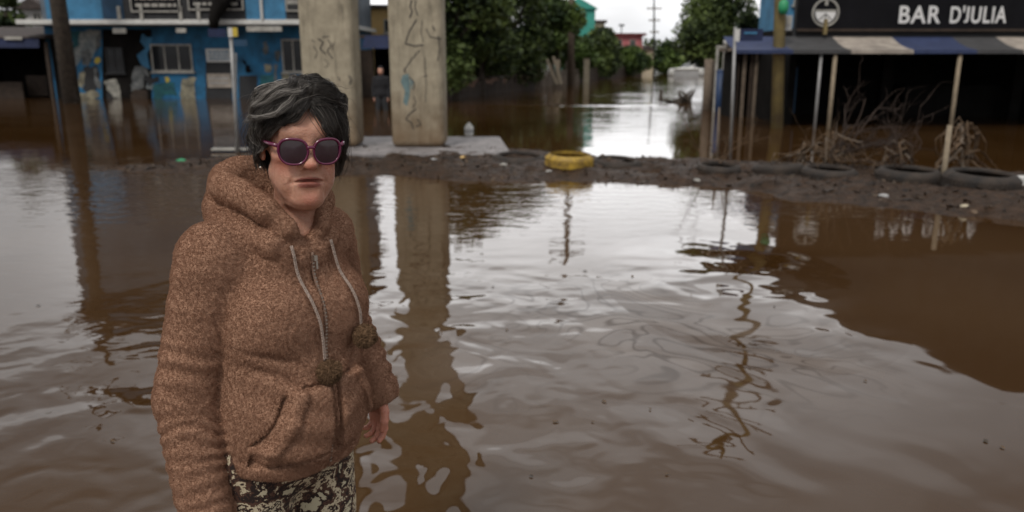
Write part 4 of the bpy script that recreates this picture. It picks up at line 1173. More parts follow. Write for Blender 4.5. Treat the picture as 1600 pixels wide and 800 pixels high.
# wedge of fallen wood and scraps
for i, (px, py, s, lab, m_) in enumerate(((520, 262, .20, 'broken brown timber end on the mud beside her hair', 'wood'), (678, 250, .10, 'pale stone on the mud below the pillar', 'greywall'), (572, 249, .11, 'brown rag on the mud left of the pillar with the blue patch', 'brown'),
                                          (786, 258, .10, 'pale scrap on the mud left of the yellow tyre', 'offwhite'), (724, 246, .09, 'yellowish scrap on the mud at the slab edge', 'yellowwall'), (858, 268, .07, 'white scrap under the yellow tyre', 'white'), (548, 252, .08, 'dark stone beside her hair on the mud', 'charcoal'),
                                          (1090, 282, .08, 'pale scrap on the mud in front of the black tyre by the sign pole', 'offwhite'), (1508, 322, .07, 'yellowish leaf scrap on the mud below the short stake', 'cream'), (1380, 306, .09, 'grey stone on the mud in front of the twig tyre', 'greywall'), (283, 251, .12, 'green plastic scrap on the wet mud left of her shoulder', 'green'))):
    p = on_mud(px, py); t = thing('debris', p, lab, 'debris')
    r_ = random.Random(i + 50); mb = MB(); n = 9
    s *= .62; V = [(p.x, p.y, p.z + s * .45)] + [(p.x + s * r_.uniform(.6, 1.1) * math.cos(2 * PI * k / n), p.y + s * r_.uniform(.5, .9) * math.sin(2 * PI * k / n), p.z + s * r_.uniform(.08, .30)) for k in range(n)] + [(p.x + s * 1.05 * math.cos(2 * PI * k / n), p.y + s * .85 * math.sin(2 * PI * k / n), p.z - .05) for k in range(n)]
    F = [(0, 1 + k, 1 + (k + 1) % n) for k in range(n)] + [(1 + k, 1 + n + k, 1 + n + (k + 1) % n, 1 + (k + 1) % n) for k in range(n)]
    mb.add(V, F); part(mb, 'body', M[m_], t)
# litter: leaves and twigs strewn over the mud, nobody could count them
rs = np.random.RandomState(8); n = 6000
px_ = rs.uniform(-5, 8, n); f_ = rs.rand(n)
yn_ = np.interp(px_, NE[:, 0], NE[:, 1]); yf_ = np.interp(px_, FE[:, 0], FE[:, 1]); py_ = yn_ + (yf_ - yn_) * f_
hh = bank_height(px_, py_); ok = hh > .008
c = np.stack([px_, py_, hh + .006], 1)[ok]; n = len(c)
a = rs.randn(n, 3); a[:, 2] *= .35; a /= np.linalg.norm(a, axis=1)[:, None]; b = np.cross(a, np.array([0, 0, 1.]) + rs.randn(n, 3) * .4); b /= np.linalg.norm(b, axis=1)[:, None]
s = (.010 + .045 * rs.rand(n) ** 3)[:, None]; asp = (.15 + .6 * rs.rand(n))[:, None]; nr = np.cross(a, b)
V = np.stack([c - a * s, c - b * s * asp + nr * s * .2, c + a * s, c + b * s * asp + nr * s * .2], 1).reshape(-1, 3); V[:, 2] += .004
me = np_mesh('leaf_litter', V, np.arange(4 * n).reshape(-1, 4)); o = link('leaf_litter', me, None, leaf_mat('rotting_leaves', (.010, .007, .005), (.15, .105, .070))); attr(me, 'tint', np.repeat(rs.rand(n) ** 3.0, 4))
tag(o, 'rotting leaves and twigs strewn over the mud bank', 'litter', kind='stuff')
# leaves afloat in the foreground
r_ = random.Random(6)
fl = [(914, 424), (1080, 462), (988, 432), (770, 449), (792, 516), (926, 660), (830, 745), (944, 628), (868, 660), (1145, 300), (1352, 596), (1016, 640), (1540, 690), (1566, 700), (176, 690), (60, 478), (620, 312), (690, 520), (1210, 480), (1042, 742)]
for i, (px, py) in enumerate(fl):
    p = gr(px, py); t = thing('floating_leaf', (p.x, p.y, .003), 'small dark leaf or twig afloat on the open brown water', 'leaf', 'leaves afloat on the flood water')
    an = r_.uniform(0, PI); L_ = r_.uniform(.008, .018) * (p.y / 3) ** .6; wd = L_ * r_.uniform(.3, .6)
    V = [(-L_, 0, 0), (-L_ * .3, -wd, .002), (L_ * .5, -wd * .7, .003), (L_, 0, .001), (L_ * .5, wd * .7, .003), (-L_ * .3, wd, .002), (0, 0, .006)]
    V = [(x * math.cos(an) - y * math.sin(an), x * math.sin(an) + y * math.cos(an), z) for x, y, z in V]
    mb = MB(); mb.add(V, [(k, (k + 1) % 6, 6) for k in range(6)] + [(5, 4, 3, 2, 1, 0)]); mb.build('blade', M['dry'] if i % 3 else M['bark'], t)
# clump of drifting branches out in the street
q = gr(1064, 160)
t = thing('drifting_branches', (q.x, q.y, 0), 'dark clump of drifting branches in the bright water of the street', 'branches')
r_ = random.Random(9)
for k in range(14):
    mb = MB(); a = Vector((q.x + r_.gauss(0, .22), q.y + r_.gauss(0, .2), -.05)); b = a + Vector((r_.gauss(.0, .35), r_.gauss(0, .2), r_.uniform(.12, .50))); mb.tube([a, a.lerp(b, .5) + Vector((r_.gauss(0, .04), 0, .05)), b], [.07, .055, .02], 6); part(mb, 'branch', M['bark'], t, True)
q = gr(1032, 152)
t = thing('stump_post', (q.x, q.y, -.3), 'short dark stump sticking out of the bright water', 'post')
mb = MB(); mb.tube([(q.x, q.y, -.3), (q.x + .02, q.y, .26)], [.08, .06], 7); part(mb, 'shaft', M['bark'], t, True)

# white car in deep water down the street
cy0 = 64.; q = at(1086, 115, cy0)
car = thing('parked_car', (q.x, cy0, -.34), 'white car standing in deep water far down the street', 'car')
rz_ = .35
def cpt(x, y, z): return (q.x + x * math.cos(rz_) - y * math.sin(rz_), cy0 + x * math.sin(rz_) + y * math.cos(rz_), z - .34)
def loft(secs, name, m, parent=None):
    V, F = [], []
    n = len(secs[0])
    for s in secs: V += [cpt(*p) for p in s]
    for i in range(len(secs) - 1):
        for k in range(n): F.append((i * n + k, i * n + (k + 1) % n, (i + 1) * n + (k + 1) % n, (i + 1) * n + k))
    F += [tuple(range(n)), tuple(range((len(secs) - 1) * n, len(secs) * n))[::-1]]
    mb = MB(); mb.add(V, F)
    return part(mb, name, m, car, True) if parent is None else sub(mb, name, m, car, parent, True)
def csec(x, hw, z0, z1): return [(x, -hw, z0), (x, -hw, z1 - .1), (x, -hw + .12, z1), (x, hw - .12, z1), (x, hw, z1 - .1), (x, hw, z0)]
body_ = loft([csec(-2.0, .72, .35, .80), csec(-1.9, .8, .25, .88), csec(-.9, .84, .22, .98), csec(.9, .84, .22, 1.0), csec(1.9, .8, .25, .92), csec(2.0, .74, .35, .85)], 'body', M['white'])
loft([csec(-.95, .74, .96, 1.0), csec(-.35, .66, .96, 1.42), csec(.9, .66, .96, 1.44), csec(1.6, .72, .96, 1.02)], 'cabin', M['white'])
for s_ in (-1, 1):
    mb = MB(); mb.add([cpt(-.62, s_ * .735, 1.04), cpt(-.30, s_ * .695, 1.34), cpt(.85, s_ * .695, 1.36), cpt(1.25, s_ * .735, 1.06), cpt(-.62, s_ * .70, 1.04), cpt(-.30, s_ * .66, 1.34), cpt(.85, s_ * .66, 1.36), cpt(1.25, s_ * .70, 1.06)], [(0, 1, 2, 3), (7, 6, 5, 4), (0, 4, 5, 1), (2, 6, 7, 3), (1, 5, 6, 2), (0, 3, 7, 4)]); part(mb, 'side_window', M['glass'], car)
    for x_ in (-1.25, 1.25):
        mb = MB(); pts = [cpt(x_, s_ * .74, .30), cpt(x_, s_ * .86, .30)]; mb.tube(pts, .30, 16); w_ = part(mb, 'wheel', M['rubber'], car, True)
mb = MB(); mb.add([cpt(-.93, -.6, 1.03), cpt(-.93, .6, 1.03), cpt(-.42, .55, 1.36), cpt(-.42, -.55, 1.36)], [(0, 1, 2, 3)]); o = part(mb, 'windscreen', M['glass'], car); o.modifiers.new('thickness', 'SOLIDIFY').thickness = .02
# ---- low grey wall by the car
t = thing('low_wall', (at(1075, 112, 60).x, 60, -.34), 'low grey wall in front of the white car', 'wall')
mb = MB(); span(mb, 1054, 1092, 109, 119, 60, .2); mb.span(at(1054, 112, 60).x, at(1092, 112, 60).x, 60.001, 60.199, -.34, at(1054, 119, 60).z - .002); part(mb, 'body', M['greywall'], t)
mb = MB(); mb.span(at(1054, 112, 60).x - .05, at(1092, 112, 60).x + .05, 59.95, 60.25, at(1054, 109, 60).z + .002, at(1054, 109, 60).z + .06); part(mb, 'coping', M['concrete'], t)
# ================================================================== the woman in the foreground
W_POS = (-.452, 1.50); W_YAW = R(51)
HEAD_YAW = R(25); HEAD_PITCH = R(2.0); HEAD_ROLL = R(2.0)
HEAD_C = np.array([-.394, 1.485, 1.246])
HS = np.array([.895, .95, .97])      # head scale: width, depth, height
FEET_Z = -.20
cy_, sy_ = math.cos(W_YAW), math.sin(W_YAW)
def b2w(p):
    """body frame -> world (arrays or tuples)"""
    p = np.asarray(p, float)
    lean = -.015 * np.clip((1.0 - p[..., 2]) / .3, 0, 1.3)          # hips carried to her right
    return np.stack([W_POS[0] + lean + p[..., 0] * cy_ - p[..., 1] * sy_, W_POS[1] + p[..., 0] * sy_ + p[..., 1] * cy_, p[..., 2]], -1)
def w2b(p):
    p = np.asarray(p, float)
    x, y = p[..., 0] - W_POS[0], p[..., 1] - W_POS[1]
    return np.stack([x * cy_ + y * sy_, -x * sy_ + y * cy_, p[..., 2]], -1)
HM = np.array((Matrix.Rotation(HEAD_YAW, 3, 'Z') @ Matrix.Rotation(HEAD_PITCH, 3, 'X') @ Matrix.Rotation(HEAD_ROLL, 3, 'Y')))
def h2w(p):
    return (np.asarray(p, float) * HS) @ HM.T + HEAD_C
def w2h(p):
    return (np.asarray(p, float) - HEAD_C) @ HM / HS

# ---- joints in the body frame
J = dict(
    r_sh=(-.128, .020, 1.045), r_el=(-.182, .040, .785), r_wr=(-.190, -.025, .545),
    l_sh=(.118, .020, 1.040), l_el=(.222, .095, .835), l_wr=(.255, .002, .660))

def hand_prims(wr, el, side):
    """palm and five bent fingers hanging from a wrist; returns (list of (a,b,ra,rb,group), lo, hi) in world"""
    wr = b2w(wr); el = b2w(el)
    d = wr - el; d /= np.linalg.norm(d)
    d = d * .18 + np.array([0, 0, -1.]) * .9; d /= np.linalg.norm(d)
    fwd = b2w((0, -1, 0)) - b2w((0, 0, 0))                      # towards the front of the body: thumb side
    fwd = fwd - d * fwd.dot(d); fwd /= np.linalg.norm(fwd)
    palm_n = np.cross(d, fwd) * -side                             # faces the thigh
    out = []
    k_ = .90
    def P(u, v, n_): return wr + (d * u + fwd * v + palm_n * n_) * k_
    out.append((P(-.03, 0, 0), P(.012, 0, 0), .021, .020, 0))
    for v in (-.022, -.008, .008, .022):
        out.append((P(.012, v * .7, 0), P(.072, v, .003), .0120, .0100, 0))
    for i, (v, L, c) in enumerate(((.023, .064, .45), (.008, .072, .55), (-.008, .067, .65), (-.022, .052, .75))):
        a = P(.070, v, .003); ang = .18 + .1 * i * .5; r = (.0075, .0077, .0073, .0065)[i]
        spread = v * .35
        for s_, fr in enumerate((.45, .31, .24)):
            step = L * fr * k_
            b = a + (d * math.cos(ang) + palm_n * math.sin(ang)) * step + fwd * spread * fr * .35
            out.append((a, b, r, r * .92, i + 1)); a = b; r *= .92; ang += c
    a = P(.018, .022, .008); b = P(.045, .042, .018); c = P(.066, .048, .028); e_ = P(.086, .044, .034)
    out += [(a, b, .0135, .0105, 5), (b, c, .0105, .0092, 5), (c, e_, .0092, .0078, 5)]
    return out, d, fwd, palm_n

HANDS = [hand_prims(J['r_wr'], J['r_el'], 1), hand_prims(J['l_wr'], J['l_el'], -1)]

WZ0, WZ1 = [-.4, -.110, -.096, -.0575, -.029, 0, .2], [-.404, -.114, -.099, -.0695, -.041, 0, .2]   # shortens nose and lip
def axis_grid(lo, hi, fine, hf, hc):
    """1-D grid with step hc, refined to hf inside the intervals of fine"""
    a, x = [], lo
    while x < hi:
        a.append(x)
        h = hc
        for f0, f1 in fine:
            if f0 - 1e-6 <= x <= f1: h = hf
            elif x < f0: h = min(h, max(hf, min(hc, (f0 - x) * .5 + hf)))
            elif x > f1: h = min(h, max(hf, min(hc, (x - f1) * .35 + hf)))
        x += h
    return a
def make_body():
    hb = []
    for prims, *_ in HANDS:
        pts = np.array([p for q in prims for p in q[:2]])
        hb.append((pts.min(0) - .02, pts.max(0) + .02))
    fx = [(HEAD_C[0] - .10, HEAD_C[0] + .105)] + [(l[0], h[0]) for l, h in hb]
    fy = [(HEAD_C[1] - .135, HEAD_C[1] + .03)] + [(l[1], h[1]) for l, h in hb]
    fz = [(HEAD_C[2] - .185, HEAD_C[2] + .115)] + [(l[2], h[2]) for l, h in hb]
    hf, hc = .0019, .014
    Fd = Field(axis_grid(-.90, .10, fx, hf, hc), axis_grid(1.0, 1.95, fy, hf, hc), axis_grid(FEET_Z - .02, 1.38, fz, hf, hc))
    w_ = lambda p: tuple(b2w(p))
    # trunk and limbs (under the clothes)
    rotb = Matrix.Rotation(W_YAW, 3, 'Z')
    Fd.ell(w_((0, .015, .94)), (.115, .085, .16), .05, rotb)
    Fd.ell(w_((0, .005, .70)), (.125, .10, .17), .08, rotb)
    for s in (-1, 1):
        p = 'l' if s > 0 else 'r'
        Fd.cone(w_((s * .07, .015, 1.03)), w_(J[p + '_sh']), .05, .048, .05)
        Fd.cone(w_(J[p + '_sh']), w_(J[p + '_el']), .043, .034, .03)
        Fd.cone(w_(J[p + '_el']), w_(J[p + '_wr']), .034, .021, .02)
        Fd.cone(w_((s * .075, .01, .62)), w_((s * .085, -.005, .26)), .078, .05, .05)
        Fd.cone(w_((s * .085, -.005, .26)), w_((s * .09, .02, -.13)), .05, .032, .03)
        Fd.cone(w_((s * .09, .035, -.165)), w_((s * .10, -.13, -.18)), .032, .024, .03)
    for prims, *_ in HANDS:
        for g in range(6):
            gp = [q for q in prims if q[4] == g]
            lo = np.min([np.minimum(q[0], q[1]) for q in gp], 0) - .03; hi = np.max([np.maximum(q[0], q[1]) for q in gp], 0) + .03
            def fn(x, y, z, gp=gp):
                r = None
                for a, b, ra, rb, _ in gp:
                    dd = sd_cone(x, y, z, a, b, ra, rb)
                    r = dd if r is None else smin(r, dd, .010 if gp[0][4] == 0 else .003)
                return r
            Fd.put(fn, lo, hi, .0 if g == 0 else .0045)
    # head
    lo, hi = HEAD_C - np.array([.13, .17, .22]), HEAD_C + np.array([.13, .17, .14])
    sl = Fd.sl(lo, hi)
    X, Y, Z = Fd.pts(sl)
    X, Y, Z = X - HEAD_C[0], Y - HEAD_C[1], Z - HEAD_C[2]
    hx = ((X * HM[0, 0] + Y * HM[1, 0] + Z * HM[2, 0]) / HS[0]).astype(np.float32)
    hy = ((X * HM[0, 1] + Y * HM[1, 1] + Z * HM[2, 1]) / HS[1]).astype(np.float32)
    hz = ((X * HM[0, 2] + Y * HM[1, 2] + Z * HM[2, 2]) / HS[2]).astype(np.float32)
    hz = np.interp(hz, WZ0, WZ1).astype(np.float32)
    ax = np.abs(hx)
    E_ = lambda c, r, x=hx: sd_ell(x, hy, hz, c, r)
    C_ = lambda a, b, ra, rb, x=hx: sd_cone(x, hy, hz, a, b, ra, rb)
    d = E_((0, .015, .022), (.0735, .094, .083))
    d = smin(d, E_((0, -.030, -.030), (.059, .056, .080)), .025)
    d = smin(d, C_((.047, -.004, -.066), (.016, -.064, -.094), .017, .016, ax), .024)       # jaw
    d = smin(d, E_((0, -.070, -.099), (.020, .017, .017)), .022)                            # chin
    d = smin(d, E_((.043, -.055, -.024), (.021, .021, .019), ax), .018)                     # cheeks
    d = smin(d, E_((.041, -.046, -.066), (.015, .022, .020), ax), .024)                     # jowls
    d = smin(d, E_((0, -.068, .030), (.050, .022, .020)), .02)                              # brow
    d = -smin(-d, E_((.032, -.094, -.001), (.018, .014, .011), ax), .016)                   # eye sockets
    d = smin(d, E_((.031, -.072, -.001), (.0135, .0125, .0125), ax), .004)                  # lids over the eyeballs
    # nose
    n_ = C_((0, -.082, .010), (0, -.103, -.036), .0078, .0105)
    n_ = smin(n_, E_((0, -.103, -.038), (.0115, .0105, .0095)), .008)
    n_ = smin(n_, E_((.0155, -.091, -.041), (.0095, .0105, .0080), ax), .007)
    d = smin(d, n_, .012)
    d = -smin(-d, E_((.0082, -.099, -.0475), (.0048, .0060, .0040), ax), .002)               # nostrils
    # mouth: muzzle, two lips, a line between them
    d = smin(d, E_((0, -.070, -.069), (.032, .018, .020)), .02)
    zc = -.0695 - 4.2 * ax * ax                                                             # corners turn down
    up = np.sqrt((hx / .0300) ** 2 + ((hy + .0850 - 9. * hx * hx) / .0062) ** 2 + ((hz - zc - .0034) / .0040) ** 2)
    lw = np.sqrt((hx / .0270) ** 2 + ((hy + .0845 - 9. * hx * hx) / .0068) ** 2 + ((hz - zc + .0050) / .0050) ** 2)
    d = smin(d, (up - 1) * .005, .006); d = smin(d, (lw - 1) * .006, .006)
    ml = np.sqrt((hx / .0310) ** 2 + ((hy + .0930 - 9. * hx * hx) / .0120) ** 2 + ((hz - zc) / .0022) ** 2)
    d = -smin(-d, (ml - 1) * .0022, .0020)
    d = -smin(-d, E_((0, -.098, -.0585), (.0035, .0055, .0065)), .005)                      # philtrum
    d = -smin(-d, E_((0, -.096, -.0865), (.016, .0075, .0045)), .010)                       # fold over the chin
    fold = C_((.0195, -.0980, -.044), (.0365, -.0805, -.072), .0042, .0032, ax)
    d = -smin(-d, fold - .0008, .004)
    d = -smin(-d, C_((.0365, -.0800, -.076), (.0350, -.0750, -.092), .0030, .0024, ax) , .006)
    d = smin(d, E_((0, -.030, -.112), (.038, .034, .011)), .02)                                                       # nasolabial folds
    # ears
    er = E_((.0755, .012, -.012), (.0075, .0165, .029), ax)
    er = smin(er, E_((.0740, .004, -.036), (.0055, .008, .0095), ax), .006)
    er = -smin(-er, E_((.0835, .010, -.010), (.0055, .0095, .018), ax), .004)
    d = smin(d, er, .006)
    # neck
    nk = C_((0, .018, -.075), (0, .042, -.205), .050, .054)
    nk = smin(nk, C_((.030, .012, -.070), (.012, -.010, -.19), .016, .012, ax), .02)
    d = smin(d, nk, .022)
    Fd.F[sl] = smin(Fd.F[sl], d * .92, .03)
    Fd.cone(tuple(h2w((0, .045, -.19))), w_((0, -.020, .99)), .052, .058, .04)
    Fd.ell(w_((0, -.028, 1.03)), (.048, .040, .075), .03, rotb)
    V, F = surface_nets(Fd.F, Fd.ax)
    V = lap_smooth(V, F, 2, .4)
    me = np_mesh('person', V - np.array([W_POS[0], W_POS[1], FEET_Z]), F)
    h = w2h(V)
    hx, hy, hz = h.T
    hz = np.interp(hz, WZ0, WZ1)
    zc = -.0695 - 4.2 * hx * hx
    lipu = np.sqrt((hx / .0300) ** 2 + ((hz - zc - .0030) / .0046) ** 2)
    lipl = np.sqrt((hx / .0260) ** 2 + ((hz - zc + .0050) / .0060) ** 2)
    lip = np.clip((1.05 - np.minimum(lipu, lipl)) / .3, 0, 1) * (hy < -.075)
    ch = np.exp(-(((np.abs(hx) - .044) / .022) ** 2 + ((hz + .036) / .022) ** 2)) * (hy < -.02)
    ch = np.maximum(ch, .9 * np.exp(-((hx / .016) ** 2 + ((hz + .040) / .014) ** 2)) * (hy < -.085))
    ch = np.maximum(ch, .7 * np.exp(-((hx / .022) ** 2 + ((hz + .100) / .014) ** 2)) * (hy < -.05))
    hand = (V[:, 2] < .70).astype(float)
    attr(me, 'lip', lip); attr(me, 'flush', np.maximum(ch, hand * .7))
    return me, Fd

def skin_mat():
    m = bpy.data.materials.new('skin'); m.use_nodes = True
    t = m.node_tree; b = t.nodes['Principled BSDF']; L = t.links.new
    co = t.nodes.new('ShaderNodeTexCoord')
    n1 = t.nodes.new('ShaderNodeTexNoise'); n1.inputs['Scale'].default_value = 46; n1.inputs['Detail'].default_value = 6; n1.inputs['Roughness'].default_value = .7
    L(co.outputs['Object'], n1.inputs['Vector'])
    base = t.nodes.new('ShaderNodeMix'); base.data_type = 'RGBA'
    base.inputs[6].default_value = (.48, .225, .150, 1); base.inputs[7].default_value = (.66, .375, .270, 1)
    mr = t.nodes.new('ShaderNodeMapRange'); mr.inputs[1].default_value = .3; mr.inputs[2].default_value = .7
    L(n1.outputs[0], mr.inputs[0]); L(mr.outputs[0], base.inputs[0])
    fl = t.nodes.new('ShaderNodeAttribute'); fl.attribute_name = 'flush'
    m1 = t.nodes.new('ShaderNodeMix'); m1.data_type = 'RGBA'; m1.inputs[7].default_value = (.50, .165, .110, 1)
    mf = t.nodes.new('ShaderNodeMath'); mf.operation = 'MULTIPLY'; mf.inputs[1].default_value = .85
    L(fl.outputs['Fac'], mf.inputs[0]); L(mf.outputs[0], m1.inputs[0]); L(base.outputs[2], m1.inputs[6])
    lp = t.nodes.new('ShaderNodeAttribute'); lp.attribute_name = 'lip'
    m2 = t.nodes.new('ShaderNodeMix'); m2.data_type = 'RGBA'; m2.inputs[7].default_value = (.26, .065, .052, 1)
    ml = t.nodes.new('ShaderNodeMath'); ml.operation = 'MULTIPLY'; ml.inputs[1].default_value = .8
    L(lp.outputs['Fac'], ml.inputs[0]); L(ml.outputs[0], m2.inputs[0]); L(m1.outputs[2], m2.inputs[6])
    L(m2.outputs[2], b.inputs['Base Color'])
    b.inputs['Roughness'].default_value = .43
    b.inputs['Subsurface Weight'].default_value = .18
    b.inputs['Subsurface Radius'].default_value = (.010, .004, .002)
    b.inputs['Subsurface Scale'].default_value = .6
    n2 = t.nodes.new('ShaderNodeTexNoise'); n2.inputs['Scale'].default_value = 260; n2.inputs['Detail'].default_value = 5; n2.inputs['Roughness'].default_value = .7
    L(co.outputs['Object'], n2.inputs['Vector'])
    bp = t.nodes.new('ShaderNodeBump'); bp.inputs['Strength'].default_value = .75; bp.inputs['Distance'].default_value = .0025
    L(n2.outputs[0], bp.inputs['Height']); L(bp.outputs[0], b.inputs['Normal'])
    return m

W_ORG = np.array([W_POS[0], W_POS[1], FEET_Z])
def wobj(name, V, F, m, parent=None, smooth=True):
    return link(name, np_mesh(name, V - W_ORG, F), parent, m, smooth)
def wmb(mb, name, m, parent, smooth=True):
    return mb.build(name, m, parent, smooth, offset=W_ORG)

body_me, BODY_F = make_body()
M_SKIN = skin_mat()
woman = link('person', body_me, None, M_SKIN, True)
woman.location = W_ORG
tag(woman, 'woman in a brown fleece hoodie and pink sunglasses standing in the flood water close by', 'person')

# ---- hoodie -------------------------------------------------------------------------------
def seg_t(P, a, b):
    a, b = np.array(a), np.array(b); ab = b - a
    t = np.clip(((P - a) @ ab) / ab.dot(ab), 0, 1)
    q = P - a - t[:, None] * ab
    return t, np.linalg.norm(q, axis=1)
def make_hoodie():
    h = .0036
    Fd = Field(np.arange(-.36, .36, h), np.arange(-.27, .28, h), np.arange(.49, 1.26, h))
    F_ = Fd
    # trunk: stacked ellipse sections (z, half width, half depth, centre y)
    sec = np.array([(.50, .148, .128, .000), (.60, .146, .124, -.012), (.66, .149, .129, -.016), (.74, .149, .130, -.014), (.82, .147, .126, -.008), (.90, .142, .122, .000),
                    (.97, .136, .116, .010), (1.03, .122, .094, .020), (1.08, .095, .075, .030), (1.13, .065, .06, .040), (1.2, .05, .05, .05)])
    def trunk(x, y, z):
        a = np.interp(z, sec[:, 0], sec[:, 1]); b = np.interp(z, sec[:, 0], sec[:, 2]); c = np.interp(z, sec[:, 0], sec[:, 3])
        n = 2.3
        q = (np.abs(x / a) ** n + np.abs((y - c) / b) ** n) ** (1 / n)
        return (q - 1) * np.minimum(a, b) * .92
    d = trunk(*F_.pts((slice(None),) * 3))
    d = np.maximum(d, F_.ax[2][None, None, :] - 1.16)
    F_.F = np.minimum(F_.F, d).astype(np.float32)
    for s in (-1, 1):
        F_.ell((s * .066, -.078, .925), (.062, .052, .060), .075)                 # bust
        F_.cone((s * .05, .030, 1.075), (s * .118, .022, 1.045), .050, .056, .05)  # shoulders
    F_.ell((-.020, -.078, .74), (.082, .080, .09), .08)                               # belly
    for p in 'rl':
        sh, el, wr = J[p + '_sh'], J[p + '_el'], J[p + '_wr']
        F_.cone(sh, el, .0655, .0580, .010)
        F_.cone(el, wr, .0580, .0460, .010)
        wr2 = np.array(wr); e2 = np.array(el); dr = (wr2 - e2) / np.linalg.norm(wr2 - e2)
        F_.cone(wr2 - dr * .012, wr2 + dr * .010, .0440, .0415, .006)
    # hood: thick rolled rim round the neck, bag lying on the back
    rim = [(-.010, -.086, 1.058), (-.034, -.084, 1.100), (-.056, -.054, 1.134), (-.069, .000, 1.154), (-.066, .060, 1.164), (-.034, .100, 1.168), (.0, .115, 1.176),
           (.040, .105, 1.174), (.076, .060, 1.166), (.074, .000, 1.156), (.057, -.054, 1.132), (.032, -.084, 1.096), (.010, -.086, 1.060)]
    rad = [.011, .020, .025, .026, .028, .034, .034, .034, .032, .028, .026, .020, .011]
    for a, b, ra, rb in zip(rim[:-1], rim[1:], rad[:-1], rad[1:]):
        F_.cone(a, b, ra, rb, .012)
    low = [(-.024, -.092, 1.046), (-.064, -.072, 1.072), (-.080, -.005, 1.090), (-.072, .065, 1.098), (-.045, .112, 1.115), (.045, .112, 1.115), (.082, .065, 1.105), (.086, -.005, 1.095), (.062, -.072, 1.068), (.024, -.092, 1.044)]
    lr = [.010, .019, .023, .023, .023, .023, .023, .023, .019, .010]
    for a, b, ra, rb in zip(low[:-1], low[1:], lr[:-1], lr[1:]):
        F_.cone(a, b, ra, rb, .014)
    F_.ell((0, .105, 1.105), (.076, .062, .076), .03)
    F_.ell((0, -.062, 1.030), (.080, .040, .036), .03)                            # yoke under the collar
    # pockets with a curved opening, welt ridge
    base = F_.F.copy()
    for s in (-1, 1):
        sl = F_.sl((-.19 if s < 0 else .0, -.26, .63), (.0 if s < 0 else .19, -.02, .84))
        x, y, z = F_.pts(sl)
        u = np.abs(x)
        lim = .128 - np.clip((z - .700) / .105, 0, 1) ** .8 * .052     # opening edge slants inwards towards the top
        reg = np.maximum(np.maximum(u - lim, .014 - u), np.maximum(.665 - z, z - .806))
        pk = np.maximum(base[sl] - .010, reg)
        F_.F[sl] = smin(F_.F[sl], pk, .003)
        g2 = np.maximum(np.maximum(np.abs(u - lim - .009) - .005, np.abs(z - .752) - .050), -(base[sl] + .012))
        F_.F[sl] = np.maximum(F_.F[sl], -g2)
        gv = np.maximum(np.abs(reg - .003) - .003, -(base[sl] + .006))
        F_.F[sl] = np.maximum(F_.F[sl], -gv)
        welt = np.maximum(np.maximum(np.abs(u - lim + .004) - .008, np.abs(z - .752) - .055), base[sl] - .0175)
        F_.F[sl] = smin(F_.F[sl], welt, .010)
    # neck opening, zip groove, armpit creases, hem
    F_.cone((0, -.010, 1.06), (0, .020, 1.30), .048, .068, .010, 'sub')
    F_.cone((0, -.126, 1.062), (0, -.066, 1.16), .007, .048, .010, 'sub')
    F_.cone((0, -.060, 1.11), (0, -.02, 1.22), .036, .060, .010, 'sub')
    sl = F_.sl((-.02, -.27, .5), (.02, -.02, 1.01)); x, y, z = F_.pts(sl)
    F_.F[sl] = np.maximum(F_.F[sl], -np.maximum(np.abs(x) - .0035, -(base[sl] + .006)))
    # cut at the hem: rises a little at the sides, hem drawn in; hollow inside
    x, y, z = F_.pts((slice(None),) * 3)
    armd = np.full(F_.F.shape, 9., np.float32)
    for p in 'rl':
        for a, b in ((J[p + '_sh'], J[p + '_el']), (J[p + '_el'], J[p + '_wr'])):
            armd = np.minimum(armd, sd_cone(x, y, z, a, b, .066, .058 if b == J[p + '_el'] else .052))
    hem = .632 + .010 * np.clip(x / .17, -1, 1) ** 2 + .010 * np.clip(y / .13, -1, 1)
    cut = np.where(armd < .004, -1, hem - z)
    F_.F = np.maximum(F_.F, cut.astype(np.float32))
    inner = np.maximum(base + .016, -(hem + .05 - z)) if False else np.maximum(base + .018, z - .70)
    F_.F = np.where(armd < .012, F_.F, np.maximum(F_.F, -inner)).astype(np.float32)
    for p in 'rl':                                                               # sleeves open at the cuff
        wr2 = np.array(J[p + '_wr']); e2 = np.array(J[p + '_el']); dr = (wr2 - e2) / np.linalg.norm(wr2 - e2)
        F_.cone(wr2 - dr * .045, wr2 + dr * .05, .029, .030, .006, 'sub')
    V, Q = surface_nets(F_.F, F_.ax)
    V = lap_smooth(V, Q, 3, .45)
    Nn = vnormals(V, Q)
    # folds
    disp = np.zeros(len(V))
    for p in 'rl':
        sh, el, wr = J[p + '_sh'], J[p + '_el'], J[p + '_wr']
        t2, d2 = seg_t(V, el, wr); t1, d1 = seg_t(V, sh, el)
        ina = np.clip((.075 - np.minimum(d1, d2)) / .02, 0, 1)
        fore = ina * np.clip((t2 - .02) / .25, 0, 1) * (d2 < .085)
        L2 = np.linalg.norm(np.array(wr) - np.array(el)); ph = t2 * L2 / .030 + 3.4 * fbm(V, 8, 2)
        disp += fore * .0032 * np.sin(2 * PI * ph) * np.clip(1.7 * vnoise(V, 13) - .25, 0, 1.3)
        eb = ina * np.exp(-((t1 - .80) / .22) ** 2) * (d1 < .085) * (t2 < .05)
        disp += eb * .004 * np.sin(2 * PI * (t1 * 7.5 + 2.4 * fbm(V + 5, 7, 2))) * (.4 + .8 * vnoise(V + 9, 9))
        uu = ina * (d1 < .09) * np.clip(1 - t1 * 1.4, 0, 1)
        disp += uu * .003 * np.sin(2 * PI * (t1 * 4 + V[:, 0] * 6 + 2.5 * fbm(V + 2, 6, 2)))
    x, y, z = V.T
    tr = np.clip((.150 - np.abs(x)) / .03, 0, 1) * (z < 1.05)
